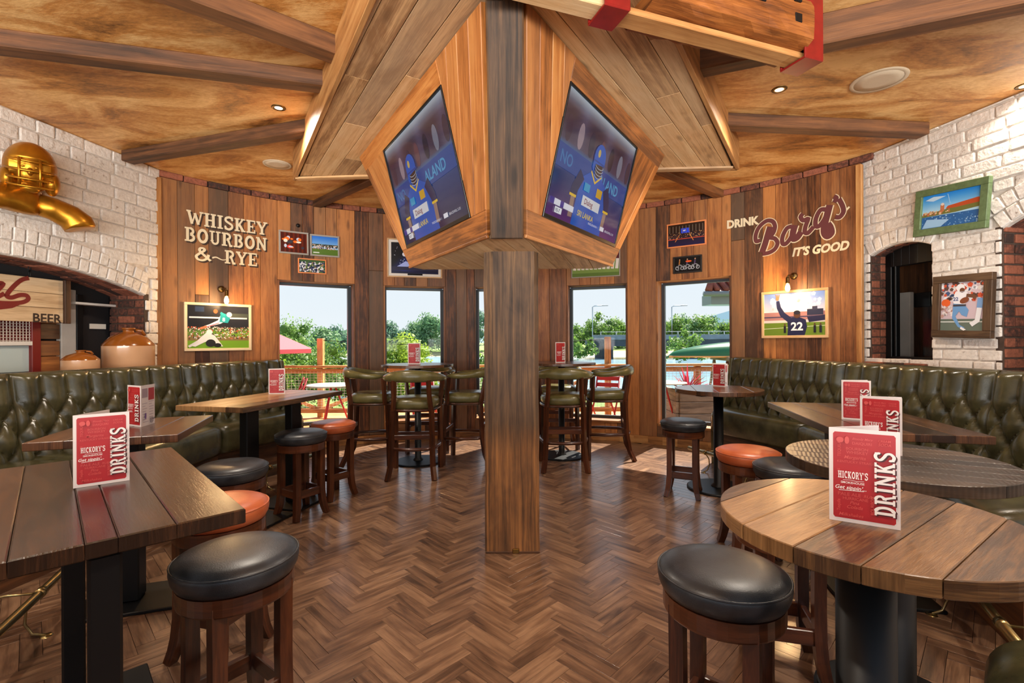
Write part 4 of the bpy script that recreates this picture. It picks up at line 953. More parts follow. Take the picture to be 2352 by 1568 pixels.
# ledges behind the banquettes
for nm, pth, S_, cor in (('trim_3', LB, LW, [(-3.78, 4.9)]), ('trim_4', RB, RW, [])):
    sgn = -1 if S_ is LW else 1; n_ = 0
    pts = []
    if S_ is LW: outer = [tuple(wall_xy(D(-38.0), WR-0.02)), tuple(wall_xy(D(-47), WR-0.02)), (-3.60, 4.92), tuple(LW.pt(0.16, 0, -0.01).xy), tuple(LW.pt(3.0, 0, -0.01).xy), tuple(LW.pt(4.4, 0, -0.01).xy)]
    else: outer = [tuple(wall_xy(D(41.0), WR-0.02)), tuple(wall_xy(D(50), WR-0.02)), (3.38, 4.70), tuple(RW.pt(1.0, 0, -0.01).xy), tuple(RW.pt(2.8, 0, -0.01).xy)]
    inner = [tuple(Vector(p)-(Vector(q)-Vector(p)).normalized()*0.09) for p, q in zip(pth, LF if S_ is LW else RF)]
    led = tag(link(nm, None), kind='structure')
    poly = inner+outer[::-1]
    MB().prism(poly, 1.045, 1.085, 0.002, (0, 1)).build('ledge', 'beam_wood', led)
# niche sill beyond the left wall line
MB().prism([tuple(LW.pt(0.16, 0, 0.0).xy), tuple(LW.pt(2.63, 0, 0.0).xy), tuple(LW.pt(2.63, 0, -0.48).xy), tuple(LW.pt(0.1, 0, -0.48).xy)], 1.02, 1.075, 0.002, (0, 1)).build('sill', 'beam_wood', wall_left)

# ---- brass foot rails
def foot_rail(pts, label, inward):
    pts = [Vector(p) for p in pts]; t = thing('foot_rail', label, 'foot rail', (pts[0].x, pts[0].y, 0)); O = Matrix.Translation((-pts[0].x, -pts[0].y, 0))
    MB().tube([O @ p for p in pts], 0.019, 12).build('rail', 'brass', t)
    tot = 0
    for a, b in zip(pts, pts[1:]):
        for f in (0.25, 0.75) if (b-a).length > 0.8 else (0.5,):
            p = lerp(a, b, f); u = (b-a).normalized(); n = Vector((-u.y, u.x, 0))*inward; q = O @ p
            MB().tube([q-u*0.02, q+u*0.02], 0.023, 12).build('collar', 'brass', t)
            MB().tube([q, q+n*0.05+Vector((0, 0, -0.07)), q+n*0.055+Vector((0, 0, -0.13)), q+n*0.03+Vector((0, 0, -0.18)), q-n*0.02+Vector((0, 0, -0.195))], 0.006, 8).build('bracket', 'brass', t)
            MB().tube([q, q+n*0.12+Vector((0, 0, 0.01)), q+n*0.25], 0.006, 8).build('stay', 'brass', t)
            MB().lathe([(0, 0.006), (0.02, 0.005), (0.024, 0)], 14, T(*(q-n*0.02)) @ T(0, 0, -0.2)).build('foot', 'brass', t)
pa = on_z(0, 1449, 0.2); pb = on_z(164, 1294, 0.2)
foot_rail([pa-(pb-pa)*0.8, pa, pb, Vector((-2.30, 3.0, 0.2)), Vector((-2.28, 4.2, 0.2)), Vector((-1.95, 4.95, 0.2))], 'brass foot rail in front of the left banquette', 1)
pc = on_z(2250, 1372, 0.2); pd = on_z(2352, 1495, 0.2)
foot_rail([Vector((1.86, 5.1, 0.2)), Vector((2.18, 4.2, 0.2)), Vector((2.05, 3.0, 0.2)), pc, pd+(pd-pc)*0.1], 'brass foot rail in front of the right banquette', 1)
# ================================================================== flat prints and lettering
_txt = {}
def text2d(s, size=1.0, bold=0.0, shear=0.0, align='LEFT', spacing=1.0):
    key = (s, bold, shear, spacing)
    if key not in _txt:
        c = bpy.data.curves.new('t', 'FONT'); c.body = s; c.size = 1.0; c.offset = bold; c.shear = shear; c.space_character = spacing; c.resolution_u = 3
        o = bpy.data.objects.new('t', c); COL.objects.link(o); dg = bpy.context.evaluated_depsgraph_get()
        me = bpy.data.meshes.new_from_object(o.evaluated_get(dg)); _txt[key] = ([(v.co.x, v.co.y) for v in me.vertices], [list(p.vertices) for p in me.polygons])
        bpy.data.objects.remove(o); bpy.data.meshes.remove(me); bpy.data.curves.remove(c)
    v, f = _txt[key]
    if not v: return [], [], 0
    x0 = min(p[0] for p in v); x1 = max(p[0] for p in v); dx = {'LEFT': -x0, 'CENTER': -(x0+x1)/2, 'RIGHT': -x1}[align]
    return [((x+dx)*size, y*size) for x, y in v], f, (x1-x0)*size
def smooth(pts, k=6):
    P = [Vector(p) for p in pts]; out = []
    for i in range(len(P)-1):
        p0, p1, p2, p3 = P[max(i-1, 0)], P[i], P[i+1], P[min(i+2, len(P)-1)]
        for j in range(k):
            t = j/k; out.append(0.5*((2*p1)+(p2-p0)*t+(2*p0-5*p1+4*p2-p3)*t*t+(3*p1-p0-3*p2+p3)*t*t*t))
    return out+[P[-1]]
def ribbon(pts, w):
    P = [Vector(p) for p in pts]; n = len(P); W_ = w if isinstance(w, list) else [w]*n; vs = []
    for i in range(n):
        a = P[max(i-1, 0)]; b = P[min(i+1, n-1)]; t = (b-a).normalized() if (b-a).length > 1e-9 else Vector((1, 0)); nn = Vector((-t.y, t.x))
        k = 1.0
        if 0 < i < n-1:
            t1 = (P[i]-P[i-1]).normalized(); k = 1/max(0.5, abs(t1.dot(t)))
        vs += [tuple(P[i]+nn*W_[i]*0.5*k), tuple(P[i]-nn*W_[i]*0.5*k)]
    return vs, [[2*i+1, 2*i+3, 2*i+2, 2*i] for i in range(n-1)]
def arcp(cx, cy, rx, ry, a0, a1, n=14): return [(cx+rx*math.cos(D(a0+(a1-a0)*i/n)), cy+ry*math.sin(D(a0+(a1-a0)*i/n))) for i in range(n+1)]
T1, T2, SB = 0.21, 0.10, 0.11
GL = {  # slab-serif capitals: (advance, strokes[(points, width)])
 'D': (0.80, [([(.2, 0), (.2, 1)], T1), ([(0, .055), (.4, .055)], SB), ([(0, .945), (.4, .945)], SB), (arcp(.36, .5, .30, .43, 90, -90), .2)]),
 'R': (0.82, [([(.2, 0), (.2, 1)], T1), ([(0, .055), (.42, .055)], SB), ([(0, .945), (.42, .945)], SB), (arcp(.38, .73, .25, .21, 90, -90), .17), ([(.36, .50), (.50, .46), (.60, .2), (.64, .05), (.82, .05)], .15)]),
 'I': (0.46, [([(.23, 0), (.23, 1)], T1), ([(.02, .055), (.44, .055)], SB), ([(.02, .945), (.44, .945)], SB)]),
 'N': (0.90, [([(.18, 0), (.18, 1)], .15), ([(.72, 0), (.72, 1)], .15), ([(.16, .96), (.74, .04)], .2), ([(.02, .055), (.34, .055)], SB), ([(.0, .945), (.28, .945)], SB), ([(.56, .945), (.88, .945)], SB)]),
 'K': (0.86, [([(.2, 0), (.2, 1)], T1), ([(0, .055), (.4, .055)], SB), ([(0, .945), (.4, .945)], SB), ([(.28, .42), (.64, .94)], .13), ([(.36, .55), (.68, .05)], .2), ([(.5, .945), (.82, .945)], SB), ([(.52, .055), (.86, .055)], SB)]),
 'S': (0.72, [(smooth([(.62, .74), (.56, .9), (.36, .95), (.14, .86), (.12, .68), (.34, .53), (.58, .40), (.6, .2), (.38, .05), (.14, .1), (.09, .26)], 4), .17), ([(.63, .7), (.63, .98)], .09), ([(.08, .3), (.08, .02)], .09)]),
 'H': (0.88, [([(.2, 0), (.2, 1)], T1), ([(.68, 0), (.68, 1)], T1), ([(.2, .5), (.68, .5)], .11), ([(0, .055), (.4, .055)], SB), ([(0, .945), (.4, .945)], SB), ([(.48, .055), (.88, .055)], SB), ([(.48, .945), (.88, .945)], SB)]),
 'C': (0.74, [(arcp(.42, .5, .30, .44, 50, 310, 18), .19), ([(.64, .68), (.64, .96)], .09)]),
 'O': (0.82, [(arcp(.41, .5, .30, .43, 0, 360, 24), .2)]),
 'Y': (0.82, [([(.41, 0), (.41, .46)], T1), ([(.10, .95), (.41, .44)], .19), ([(.72, .95), (.41, .44)], .12), ([(.21, .055), (.61, .055)], SB), ([(-.04, .945), (.3, .945)], SB), ([(.52, .945), (.86, .945)], SB)]),
 "'": (0.26, [([(.13, 1), (.11, .72)], .13)]),
 'W': (1.16, [([(.12, .95), (.36, .05)], .2), ([(.36, .05), (.58, .8)], .10), ([(.56, .85), (.82, .05)], .2), ([(.82, .05), (1.04, .95)], .10), ([(-.04, .945), (.28, .945)], SB), ([(.9, .945), (1.2, .945)], SB)]),
 'E': (0.76, [([(.2, 0), (.2, 1)], T1), ([(0, .055), (.68, .055)], SB), ([(0, .945), (.68, .945)], SB), ([(.2, .5), (.5, .5)], .11), ([(.66, 0), (.66, .27)], .09), ([(.66, .73), (.66, 1)], .09), ([(.5, .38), (.5, .62)], .08)]),
 'B': (0.80, [([(.2, 0), (.2, 1)], T1), ([(0, .055), (.4, .055)], SB), ([(0, .945), (.4, .945)], SB), (arcp(.38, .74, .22, .2, 90, -90), .17), (arcp(.38, .28, .27, .22, 90, -90), .18)]),
 'U': (0.84, [([(.2, 1), (.2, .3)]+arcp(.42, .3, .22, .24, 180, 360, 10)+[(.64, 1)], .15), ([(0, .945), (.4, .945)], SB), ([(.48, .945), (.84, .945)], SB)]),
 '&': (0.92, [(smooth([(.80, .06), (.55, .35), (.28, .70), (.30, .90), (.45, .92), (.50, .78), (.26, .52), (.10, .30), (.20, .08), (.45, .06), (.66, .28), (.70, .5)], 5), .14)]),
 ' ': (0.4, [])}
def slab(s, h, width=None, bold=1.0):
    """slab-serif capitals as 2D polygons, height h, optionally fitted to a width"""
    vs, fs, x = [], [], 0.0
    for ch in s:
        adv, st = GL[ch]
        for pts, w in st:
            v, f = ribbon(pts, w*bold); b = len(vs); vs += [(p[0]+x, p[1]) for p in v]; fs += [[b+i for i in g_] for g_ in f]
        x += adv+0.08
    x -= 0.08; k = (width/x) if width else h
    return [(p[0]*k, p[1]*h) for p in vs], fs, x*k
class Print:
    def __init__(s, w, h): s.w, s.h, s.mb, s.k = w, h, MB(), 0
    def raw(s, vs, fs, c):
        s.k += 1; y = -0.00025*s.k; b = [(x, y, z) for x, z in vs]; out = []
        for f in fs:
            ar = sum(vs[f[i]][0]*vs[f[(i+1) % len(f)]][1]-vs[f[(i+1) % len(f)]][0]*vs[f[i]][1] for i in range(len(f))); out.append(f if ar > 0 else f[::-1])
        col = S(c) if not isinstance(c, list) else [S(q) for q in c]; s.mb.add(b, out, None, 0, col); return s
    def fit(s, p): return ((p[0]-0.5)*s.w, (p[1]-0.5)*s.h)          # unit square to metres
    def poly(s, pts, c): return s.raw([s.fit(p) for p in pts], [list(range(len(pts)))], c)
    def rect(s, x0, y0, x1, y1, c): return s.poly([(x0, y0), (x1, y0), (x1, y1), (x0, y1)], c)
    def ell(s, x, y, rx, ry, c, n=14, rot=0): return s.poly([(x+rx*math.cos(a)*math.cos(rot)-ry*math.sin(a)*math.sin(rot), y+rx*math.cos(a)*math.sin(rot)+ry*math.sin(a)*math.cos(rot)) for a in [2*math.pi*i/n for i in range(n)]], c)
    def line(s, pts, w, c):
        v, f = ribbon([s.fit(p) for p in pts], w*s.h if not isinstance(w, list) else [q*s.h for q in w]); return s.raw(v, f, c)
    def grad(s, fn, nx=16, ny=12, x0=0, y0=0, x1=1, y1=1):
        vs = [(x0+(x1-x0)*i/nx, y0+(y1-y0)*j/ny) for j in range(ny+1) for i in range(nx+1)]; fs = [[j*(nx+1)+i, j*(nx+1)+i+1, (j+1)*(nx+1)+i+1, (j+1)*(nx+1)+i] for j in range(ny) for i in range(nx)]
        return s.raw([s.fit(v) for v in vs], fs, [fn(*v) for v in vs])
    def dots(s, n, x0, y0, x1, y1, r, cols, seed=1):
        q = random.Random(seed); groups = {}
        for _ in range(n): groups.setdefault(q.choice(cols), []).append((q.uniform(x0, x1), q.uniform(y0, y1), r*q.uniform(0.6, 1.4)))
        for c, l in groups.items():
            vs, fs = [], []
            for x, y, rr in l:
                b = len(vs); vs += [s.fit((x+rr*s.h/s.w*math.cos(a), y+rr*math.sin(a))) for a in (0.3, 1.55, 2.8, 4.0, 5.2)]; fs.append([b+i for i in range(5)])
            s.raw(vs, fs, c)
        return s
    def txt(s, t, x, y, size, c, bold=0.0, shear=0.0, align='LEFT', rot=0.0):
        v, f, w = text2d(t, size, bold, shear, align); p = s.fit((x, y)); ca, sa = math.cos(rot), math.sin(rot); return s.raw([(p[0]+a*ca-b*sa, p[1]+a*sa+b*ca) for a, b in v], f, c) if v else s
    def slab(s, t, x, y, h, width, c, rot=0.0, bold=1.0):
        v, f, w = slab(t, h, width, bold); p = s.fit((x, y)); ca, sa = math.cos(rot), math.sin(rot); return s.raw([(p[0]+a*ca-b*sa, p[1]+a*sa+b*ca) for a, b in v], f, c)
    def build(s, name, mat, parent, loc=(0, 0, 0)): return s.mb.build(name, mat, parent, loc)
def mixc(a, b, t): t = max(0, min(1, t)); return tuple(a[i]+(b[i]-a[i])*t for i in range(3))

# ---- lettering painted on the curved planks
class WallInk:
    def __init__(s): s.mb = MB()
    def add(s, sz, faces, mat, off):
        vs = []
        for a, z in sz: p = wall_xy(a, WR-0.0075-off); vs.append((p.x, p.y, z))
        out = []
        for f in faces:
            n = (Vector(vs[f[1]])-Vector(vs[f[0]])).cross(Vector(vs[f[2]])-Vector(vs[f[0]])); c = Vector((WC.x, WC.y, vs[f[0]][2]))-Vector(vs[f[0]])
            out.append(f if n.dot(c) > 0 else f[::-1])
        s.mb.add(vs, out, None, mat)
ink = WallInk()
for word, a0, a1, z0, h in (('WHISKEY', -51.6, -40.5, 2.605, 0.150), ('BOURBON', -51.9, -40.5, 2.420, 0.150), ('&', -50.7, -48.2, 2.225, 0.150), ('RYE', -46.6, -41.9, 2.225, 0.150)):
    v, f, w = slab(word, h, D(a1-a0)*WR)
    for k, (dx, dz, m, off) in enumerate(((0.016, -0.016, 1, 0.0), (0.0, 0.0, 0, 0.0012))): ink.add([(D(a0)+(x+dx)/WR, z0+z+dz) for x, z in v], f, m, off)
v, f = ribbon(smooth([(0, 0), (.04, .012), (.1, -.01), (.16, .004)], 5), [0.018-0.0007*i for i in range(16)])
ink.add([(D(-48.3)+x/WR, 2.27+z) for x, z in v], f, 0, 0.001)
tag(ink.mb.build('painted_lettering', ['cream_paint', 'letter_shadow'], wall_back), 'cream slab letters reading WHISKEY BOURBON & RYE with dark drop shadows')
ink = WallInk()
def zp(x, y): a, z = wall_hit(1480+x/3.824, 420+y/3.824); return (a*WR, z)
v, f, w = text2d('DRINK', 0.125, 0.05); aa = zp(728, 400); bb = zp(1012, 358); sc_ = (bb[0]-aa[0])/w
ink.add([((aa[0]+x*sc_)/WR, aa[1]+(bb[1]-aa[1])*x/w+z) for x, z in v], f, 0, 0.001)
v, f, w = text2d("IT'S GOOD", 0.12, 0.045, 0.25); aa = zp(1300, 645); bb = zp(1805, 580); sc_ = (bb[0]-aa[0])/w
ink.add([((aa[0]+x*sc_)/WR, aa[1]+(bb[1]-aa[1])*x/w+z) for x, z in v], f, 0, 0.001)
barq = [[(1108, 385), (1088, 450), (1062, 540), (1036, 612)],
 [(1020, 505), (985, 512), (980, 462), (1010, 390), (1075, 335), (1130, 340), (1150, 385), (1135, 440), (1105, 478), (1150, 490), (1172, 530), (1150, 580), (1100, 612), (1040, 625)],
 [(1300, 382), (1255, 400), (1218, 470), (1216, 530), (1245, 535), (1290, 480), (1318, 400)], [(1328, 372), (1308, 440), (1310, 490), (1345, 480), (1380, 430)],
 [(1395, 272), (1376, 300), (1398, 330), (1440, 318), (1420, 380), (1412, 430), (1440, 440), (1490, 385)],
 [(1600, 235), (1550, 240), (1512, 310), (1508, 375), (1540, 378), (1590, 310), (1612, 235)], [(1632, 195), (1610, 280), (1585, 380), (1585, 440), (1612, 468), (1645, 440), (1635, 390), (1612, 360)],
 [(1668, 122), (1690, 135), (1672, 172)], [(1712, 140), (1745, 205), (1752, 255), (1720, 300), (1680, 300)], [(1690, 308), (1745, 270), (1805, 210)]]
for wd, m, off in ((0.074, 0, 0.0012), (0.056, 1, 0.0024)):
    for i, st in enumerate(barq):
        p = smooth([zp(*q) for q in st], 5); fat = 1.15 if i in (0, 3, 6) else (0.25 if i == 9 else 0.8)
        if i == 9 and m: continue
        v, f = ribbon(p, wd*fat); ink.add([(x/WR, z) for x, z in v], f, m, off)
tag(ink.mb.build('painted_lettering', ['cream_paint', 'maroon_paint'], wall_back), "DRINK Barq's IT'S GOOD painted in cream and maroon script on the right planks")

# ---- framed pictures
def picture(name, label, M, w, h, border, mat, draw, depth=0.025, matw=0.0, glass='print_glass'):
    t = link(name, None); t.matrix_world = M; tag(t, label, 'picture', 'framed pictures on the walls')
    f = MB()
    for (x0, z0, x1, z1) in ((-w/2, h/2-border, w/2, h/2), (-w/2, -h/2, w/2, -h/2+border)): f.cbox(x1-x0, depth, border, 0.003, T((x0+x1)/2, -depth/2, (z0+z1)/2))
    for s_ in (-1, 1): f.cbox(border, depth-0.0005, h-2*border, 0.003, T(s_*(w/2-border/2), -depth/2, 0))
    f.build('frame', mat, t)
    if matw: MB().cbox(w-2*border, 0.004, h-2*border, 0.001, T(0, -depth*0.4, 0)).build('mat', 'white_paint', t)
    iw, ih = w-2*border-2*matw, h-2*border-2*matw; P = Print(iw, ih); draw(P); P.build('print', glass, t, (0, -depth*0.5-0.001, 0))
    return t
def hang(px0, px1, py0, py1, rot=0.0):
    """tangent frame on the curved wall for a picture seen between these pixels"""
    cx, cy = (px0+px1)/2, (py0+py1)/2; a, z = wall_hit(cx, cy); a0, _ = wall_hit(px0, cy); a1, _ = wall_hit(px1, cy); _, z1 = wall_hit(cx, py0); _, z0 = wall_hit(cx, py1)
    return radial(a, WR-0.010, z) @ Matrix.Rotation(rot, 4, 'Y'), (a1-a0)*WR, z1-z0
def d_dive(P):
    P.grad(lambda x, y: mixc((20, 22, 28), (48, 50, 60), x*y) if y > 0.45 else mixc((90, 130, 40), (120, 170, 40), x), 8, 8)
    P.rect(0, 0, 1, .2, (112, 160, 36)); P.rect(0, .18, 1, .26, (130, 112, 64)); P.rect(0.03, .70, .97, .735, (216, 220, 226)); P.rect(.62, .74, .99, .83, (70, 76, 70)); P.rect(.12, .85, .26, .97, (40, 56, 84))
    P.dots(420, 0, .22, 1, .5, .014, [(206, 196, 186), (168, 120, 96), (90, 60, 50), (40, 40, 48), (196, 90, 60), (230, 226, 220)], 4)
    P.poly([(.28, .47), (.36, .52), (.52, .58), (.62, .66), (.66, .72), (.58, .80), (.52, .78), (.48, .66), (.34, .56), (.26, .52)], (230, 232, 236)); P.poly([(.50, .62), (.64, .60), (.68, .72), (.60, .82), (.52, .80)], (28, 132, 146)); P.ell(.665, .80, .045, .06, (236, 232, 226)); P.line([(.60, .78), (.52, .84)], .05, (40, 150, 160)); P.ell(.44, .87, .035, .05, (200, 84, 52)); P.line([(.20, .46), (.30, .51)], .05, (220, 120, 80)); P.line([(.3, .5), (.5, .6)], .02, (220, 110, 130)); P.txt('8', .55, .64, P.h*.12, (240, 240, 240), .02)
    P.poly([(.06, .06), (.18, .22), (.30, .38), (.42, .30), (.52, .12), (.56, .04), (.44, .05), (.36, .2), (.26, .14), (.12, .04)], (226, 226, 226)); P.ell(.34, .38, .05, .06, (230, 230, 230)); P.ell(.36, .12, .08, .09, (30, 30, 34)); P.ell(.47, .07, .06, .05, (24, 24, 28)); P.line([(.02, .04), (.16, .16)], .05, (220, 220, 220))
def d_neon(P):
    P.grad(lambda x, y: mixc((120, 44, 20), (70, 20, 12), abs(math.sin(x*19))), 24, 3); q = random.Random(3)
    for i in range(16): P.ell(q.uniform(.1, .9), q.uniform(.25, .75), q.uniform(.04, .1), q.uniform(.04, .09), q.choice([(230, 60, 50), (250, 180, 60), (240, 236, 220), (200, 210, 230), (255, 120, 40), (60, 60, 70)]))
def d_team(P):
    P.grad(lambda x, y: mixc((150, 196, 236), (36, 110, 210), y*1.6-.6), 4, 8); P.rect(0, 0, 1, .33, (84, 116, 40)); P.rect(0, .42, 1, .58, (48, 66, 40)); P.dots(130, .03, .32, .97, .55, .03, [(236, 232, 226), (40, 40, 60), (190, 140, 110), (206, 206, 214)], 6); P.rect(.05, .08, .28, .14, (210, 220, 210))
def d_crowd(P):
    P.rect(0, 0, 1, 1, (84, 110, 60)); P.rect(0, .8, 1, 1, (60, 90, 50)); P.dots(200, .02, .05, .98, .8, .06, [(236, 236, 240), (30, 40, 80), (40, 50, 100), (190, 140, 112), (220, 224, 232)], 9)
def d_concert(P):
    P.grad(lambda x, y: mixc((30, 70, 220), (8, 8, 14), abs(x-.3)*2+y*1.3) if y > .1 else (16, 20, 60), 20, 16); P.dots(50, .05, .3, .9, .98, .012, [(240, 244, 255), (200, 210, 255)], 3); P.ell(.28, .62, .05, .07, (230, 236, 250)); P.poly([(.1, .2), (.3, .4), (.5, .3), (.7, .24), (.7, .2)], (170, 190, 255)); P.rect(0, .1, 1, .22, (40, 40, 70)); P.ell(.55, .24, .05, .04, (220, 60, 60))
def d_pitch(P):
    P.grad(lambda x, y: mixc((120, 150, 70), (170, 186, 120), y), 4, 6); P.rect(0, .62, 1, 1, (110, 120, 110)); q = random.Random(5)
    for i in range(11): x = .05+.09*i; P.line([(x, .2), (x+.02, .5)], .09, (228, 224, 216)); P.line([(x+.02, .5), (x+.02, .8)], .13, q.choice([(90, 30, 40), (220, 220, 214), (60, 60, 80)])); P.ell(x+.02, .86, .02, .06, (150, 110, 84))
    P.rect(0, .0, 1, .1, (92, 120, 50))
def d_arena(P):
    P.grad(lambda x, y: mixc((34, 30, 70), (40, 26, 18), y*1.4), 8, 8); P.dots(160, .02, .35, .98, .62, .014, [(200, 130, 70), (120, 70, 50), (60, 50, 60), (230, 190, 130)], 2); P.rect(.36, .58, .60, .80, (40, 70, 220)); P.txt('NFL', .42, .66, P.h*.09, (240, 240, 255), .02)
    for i in range(11): P.line([(.05+.09*i, .62), (.05+.09*i, .92)], .03, (110, 96, 84))
    P.rect(0, .30, 1, .34, (180, 70, 50)); P.line([(.2, .2), (.32, .5)], .03, (200, 120, 60)); P.line([(.7, .2), (.6, .5)], .03, (210, 130, 60))
def d_bikes(P):
    P.rect(0, 0, 1, 1, (12, 12, 14)); q = random.Random(8)
    for cx in (.2, .5, .8):
        for s_ in (-.1, .1): P.line(arcp(cx+s_, .28, .06, .12, 0, 360, 14), .035, (190, 194, 200))
        P.line([(cx-.1, .3), (cx-.02, .5), (cx+.06, .48), (cx+.1, .3)], .05, (150, 150, 156)); P.line([(cx-.02, .52), (cx, .8)], .08, q.choice([(180, 120, 60), (90, 70, 110), (150, 110, 70)])); P.ell(cx, .86, .025, .05, (200, 150, 110))
    P.ell(.55, .72, .12, .07, (220, 90, 40)); P.dots(60, .08, .1, .92, .5, .015, [(230, 230, 236), (140, 144, 150)], 1)
def d_wave(P):
    P.grad(lambda x, y: mixc((236, 226, 226), (110, 140, 206), (y-.5)*2+.2*math.sin(x*9)), 10, 10); P.dots(40, .1, .6, .95, .95, .05, [(222, 222, 232), (206, 212, 230)], 7); P.rect(0, .32, 1, .55, (166, 120, 120)); P.rect(0, .42, 1, .45, (70, 66, 96)); P.rect(0, .3, 1, .36, (210, 200, 200)); P.rect(0, 0, 1, .3, (104, 132, 44)); P.line([(0, .16), (1, .22)], .012, (210, 220, 190)); P.rect(.72, .46, .97, .60, (46, 50, 74)); P.rect(.8, .58, .88, .66, (60, 60, 84)); P.poly([(.75, .3), (1, .34), (1, .46), (.72, .42)], (40, 40, 70))
    P.poly([(.40, 0), (.68, 0), (.72, .2), (.70, .36), (.60, .42), (.48, .42), (.40, .34), (.41, .16)], (36, 40, 74)); P.line([(.44, .36), (.32, .50), (.26, .66), (.24, .82)], [.13, .12, .09, .07], (40, 44, 78)); P.ell(.235, .88, .03, .05, (168, 112, 84))
    for k in range(4): P.line([(.225+.012*k, .90), (.20+.025*k, .98)], .018, (168, 112, 84))
    P.ell(.56, .48, .055, .085, (84, 56, 44)); P.ell(.56, .53, .055, .05, (36, 36, 50)); P.txt('22', .46, .12, P.h*.26, (232, 232, 240), .03)
    for x in (.36, .84, .93): P.line([(x, .06), (x, .22)], .05, (34, 34, 44)); P.ell(x, .25, .015, .03, (90, 64, 50))
def d_town(P):
    P.grad(lambda x, y: mixc((170, 214, 240), (24, 132, 226), (y-.5)*2), 6, 8); P.rect(0, 0, 1, .36, (46, 98, 158)); P.poly([(0, .36), (0, .42), (.35, .50), (.7, .56), (1, .62), (1, .44), (.6, .38)], (112, 116, 60)); P.poly([(.42, .52), (.46, .60), (.95, .70), (1, .68), (1, .56), (.6, .52)], (186, 82, 46)); P.rect(.33, .48, .40, .66, (190, 120, 84)); P.ell(.365, .67, .03, .04, (220, 210, 200)); P.dots(40, .02, .4, .5, .5, .03, [(190, 120, 80), (220, 190, 150), (150, 100, 70)], 5); P.dots(90, .02, .02, .98, .34, .02, [(84, 136, 190), (60, 112, 170), (150, 190, 220)], 6); P.poly([(.02, .02), (.1, .28), (.5, .2), (.36, .02)], (150, 190, 226)); P.poly([(.05, .86), (.2, .94), (.42, .9), (.2, .8)], (190, 220, 244)); P.line([(.45, .95), (.5, .66)], .012, (190, 226, 250))
def d_run(P):
    P.rect(0, 0, 1, 1, (206, 186, 196)); P.dots(120, 0, .62, 1, 1, .04, [(206, 86, 56), (226, 216, 210), (96, 70, 64), (70, 90, 130), (230, 230, 236)], 3); P.rect(0, 0, 1, .24, (98, 112, 100)); P.rect(0, .17, 1, .19, (220, 224, 220)); P.ell(.12, .58, .11, .08, (226, 100, 46)); P.dots(30, .0, .3, .3, .5, .03, [(230, 220, 220), (190, 150, 140)], 5)
    P.poly([(.28, .62), (.34, .80), (.48, .84), (.62, .78), (.66, .66), (.56, .54), (.34, .52)], (236, 236, 242)); P.poly([(.30, .56), (.56, .54), (.66, .42), (.62, .28), (.50, .32), (.44, .40), (.36, .30), (.46, .12), (.58, .06), (.54, .02), (.42, .08), (.28, .26)], (106, 156, 208)); P.ell(.46, .88, .10, .085, (236, 236, 240)); P.ell(.50, .83, .06, .05, (110, 70, 50)); P.line([(.44, .80), (.56, .80)], .012, (180, 180, 190)); P.line([(.60, .72), (.76, .70), (.82, .66)], .07, (110, 72, 52)); P.ell(.56, .62, .11, .06, (130, 70, 40), rot=.3); P.rect(.30, .50, .60, .54, (60, 60, 70)); P.line([(.92, .6), (.9, .45), (.86, .2), (.72, .12)], .09, (230, 232, 238)); P.line([(.92, .66), (.9, .46)], .10, (120, 160, 210)); P.txt('22', .3, .62, P.h*.10, (60, 80, 140), .02); P.poly([(.5, .08), (.62, .02), (.56, 0), (.48, .04)], (240, 240, 240))
for px0, px1, py0, py1, rot, bd, mt, dr_, mw, lab in (
  (425, 579, 697, 805, 0.0, .028, 'cream_frame', d_dive, 0, 'cream framed football photo of a player diving in mid air'),
  (640, 708, 532, 584, -.01, .02, 'grey_paint', d_neon, 0, 'small grey framed photo of neon signs above the left window'),
  (712, 779, 541, 590, -.01, .02, 'grey_paint', d_team, 0, 'small grey framed team photo under blue sky above the left window'),
  (684, 749, 595, 629, -.01, .014, 'orange_frame', d_crowd, 0, 'small orange framed photo of a huddle directly above the left window'),
  (890, 1016, 550, 638, 0.0, .018, 'frame_oak', d_concert, .035, 'large white-mounted stage photo partly behind the left screen'),
  (1312, 1424, 556, 637, 0.0, .014, 'grey_paint', d_pitch, 0, 'photo of players on a green pitch half hidden behind the right screen'),
  (1532, 1622, 511, 567, .0, .016, 'orange_frame', d_arena, 0, 'orange framed arena photo above the right window'),
  (1547, 1613, 588, 627, .0, .018, 'black_frame', d_bikes, 0, 'small black framed photo of motorbikes above the right window'),
  (1748, 1901, 666, 776, .0, .028, 'frame_oak', d_wave, 0, 'pale oak framed photo of a waving football player under the right wall lamp')):
    M_, w_, h_ = hang(px0, px1, py0, py1, rot); pc_ = picture('framed_picture', lab, M_, w_, h_, bd, mt, dr_, matw=mw)
    if dr_ is d_concert: MB().cbox(0.2, 0.003, 0.022, 0.001, T(0, -0.0125, -h_/2+0.042)).build('caption_plate', 'bezel', pc_)
    if dr_ is d_dive: dive_M = M_
picture('framed_picture', 'green wooden framed photo of a riverside town on the right brick wall', RW.M(0.85, 2.385, 0.022, -0.075) @ RZ(math.pi), 0.545, 0.385, .055, 'green_frame', d_town, .04)
picture('framed_picture', 'rustic brown framed photo of a running football player on the brick pier', RW.M(0.935, 1.59, 0.022, -0.035) @ RZ(math.pi), 0.425, 0.50, .058, 'frame_rustic', d_run, .045)
kn = thing('round_wall_hook', 'small dark round hook on the planks above the grey frames', 'hook', (0, 0, 0)); a, z = wall_hit(683, 519); kn.matrix_world = radial(a, WR-0.01, z)
MB().lathe([(0, 0.045), (0.02, 0.04), (0.024, 0.028), (0.012, 0.018), (0.012, 0.0), (0, 0)], 16, Matrix.Rotation(math.pi/2, 4, 'X')).build('boss', 'black_metal', kn)

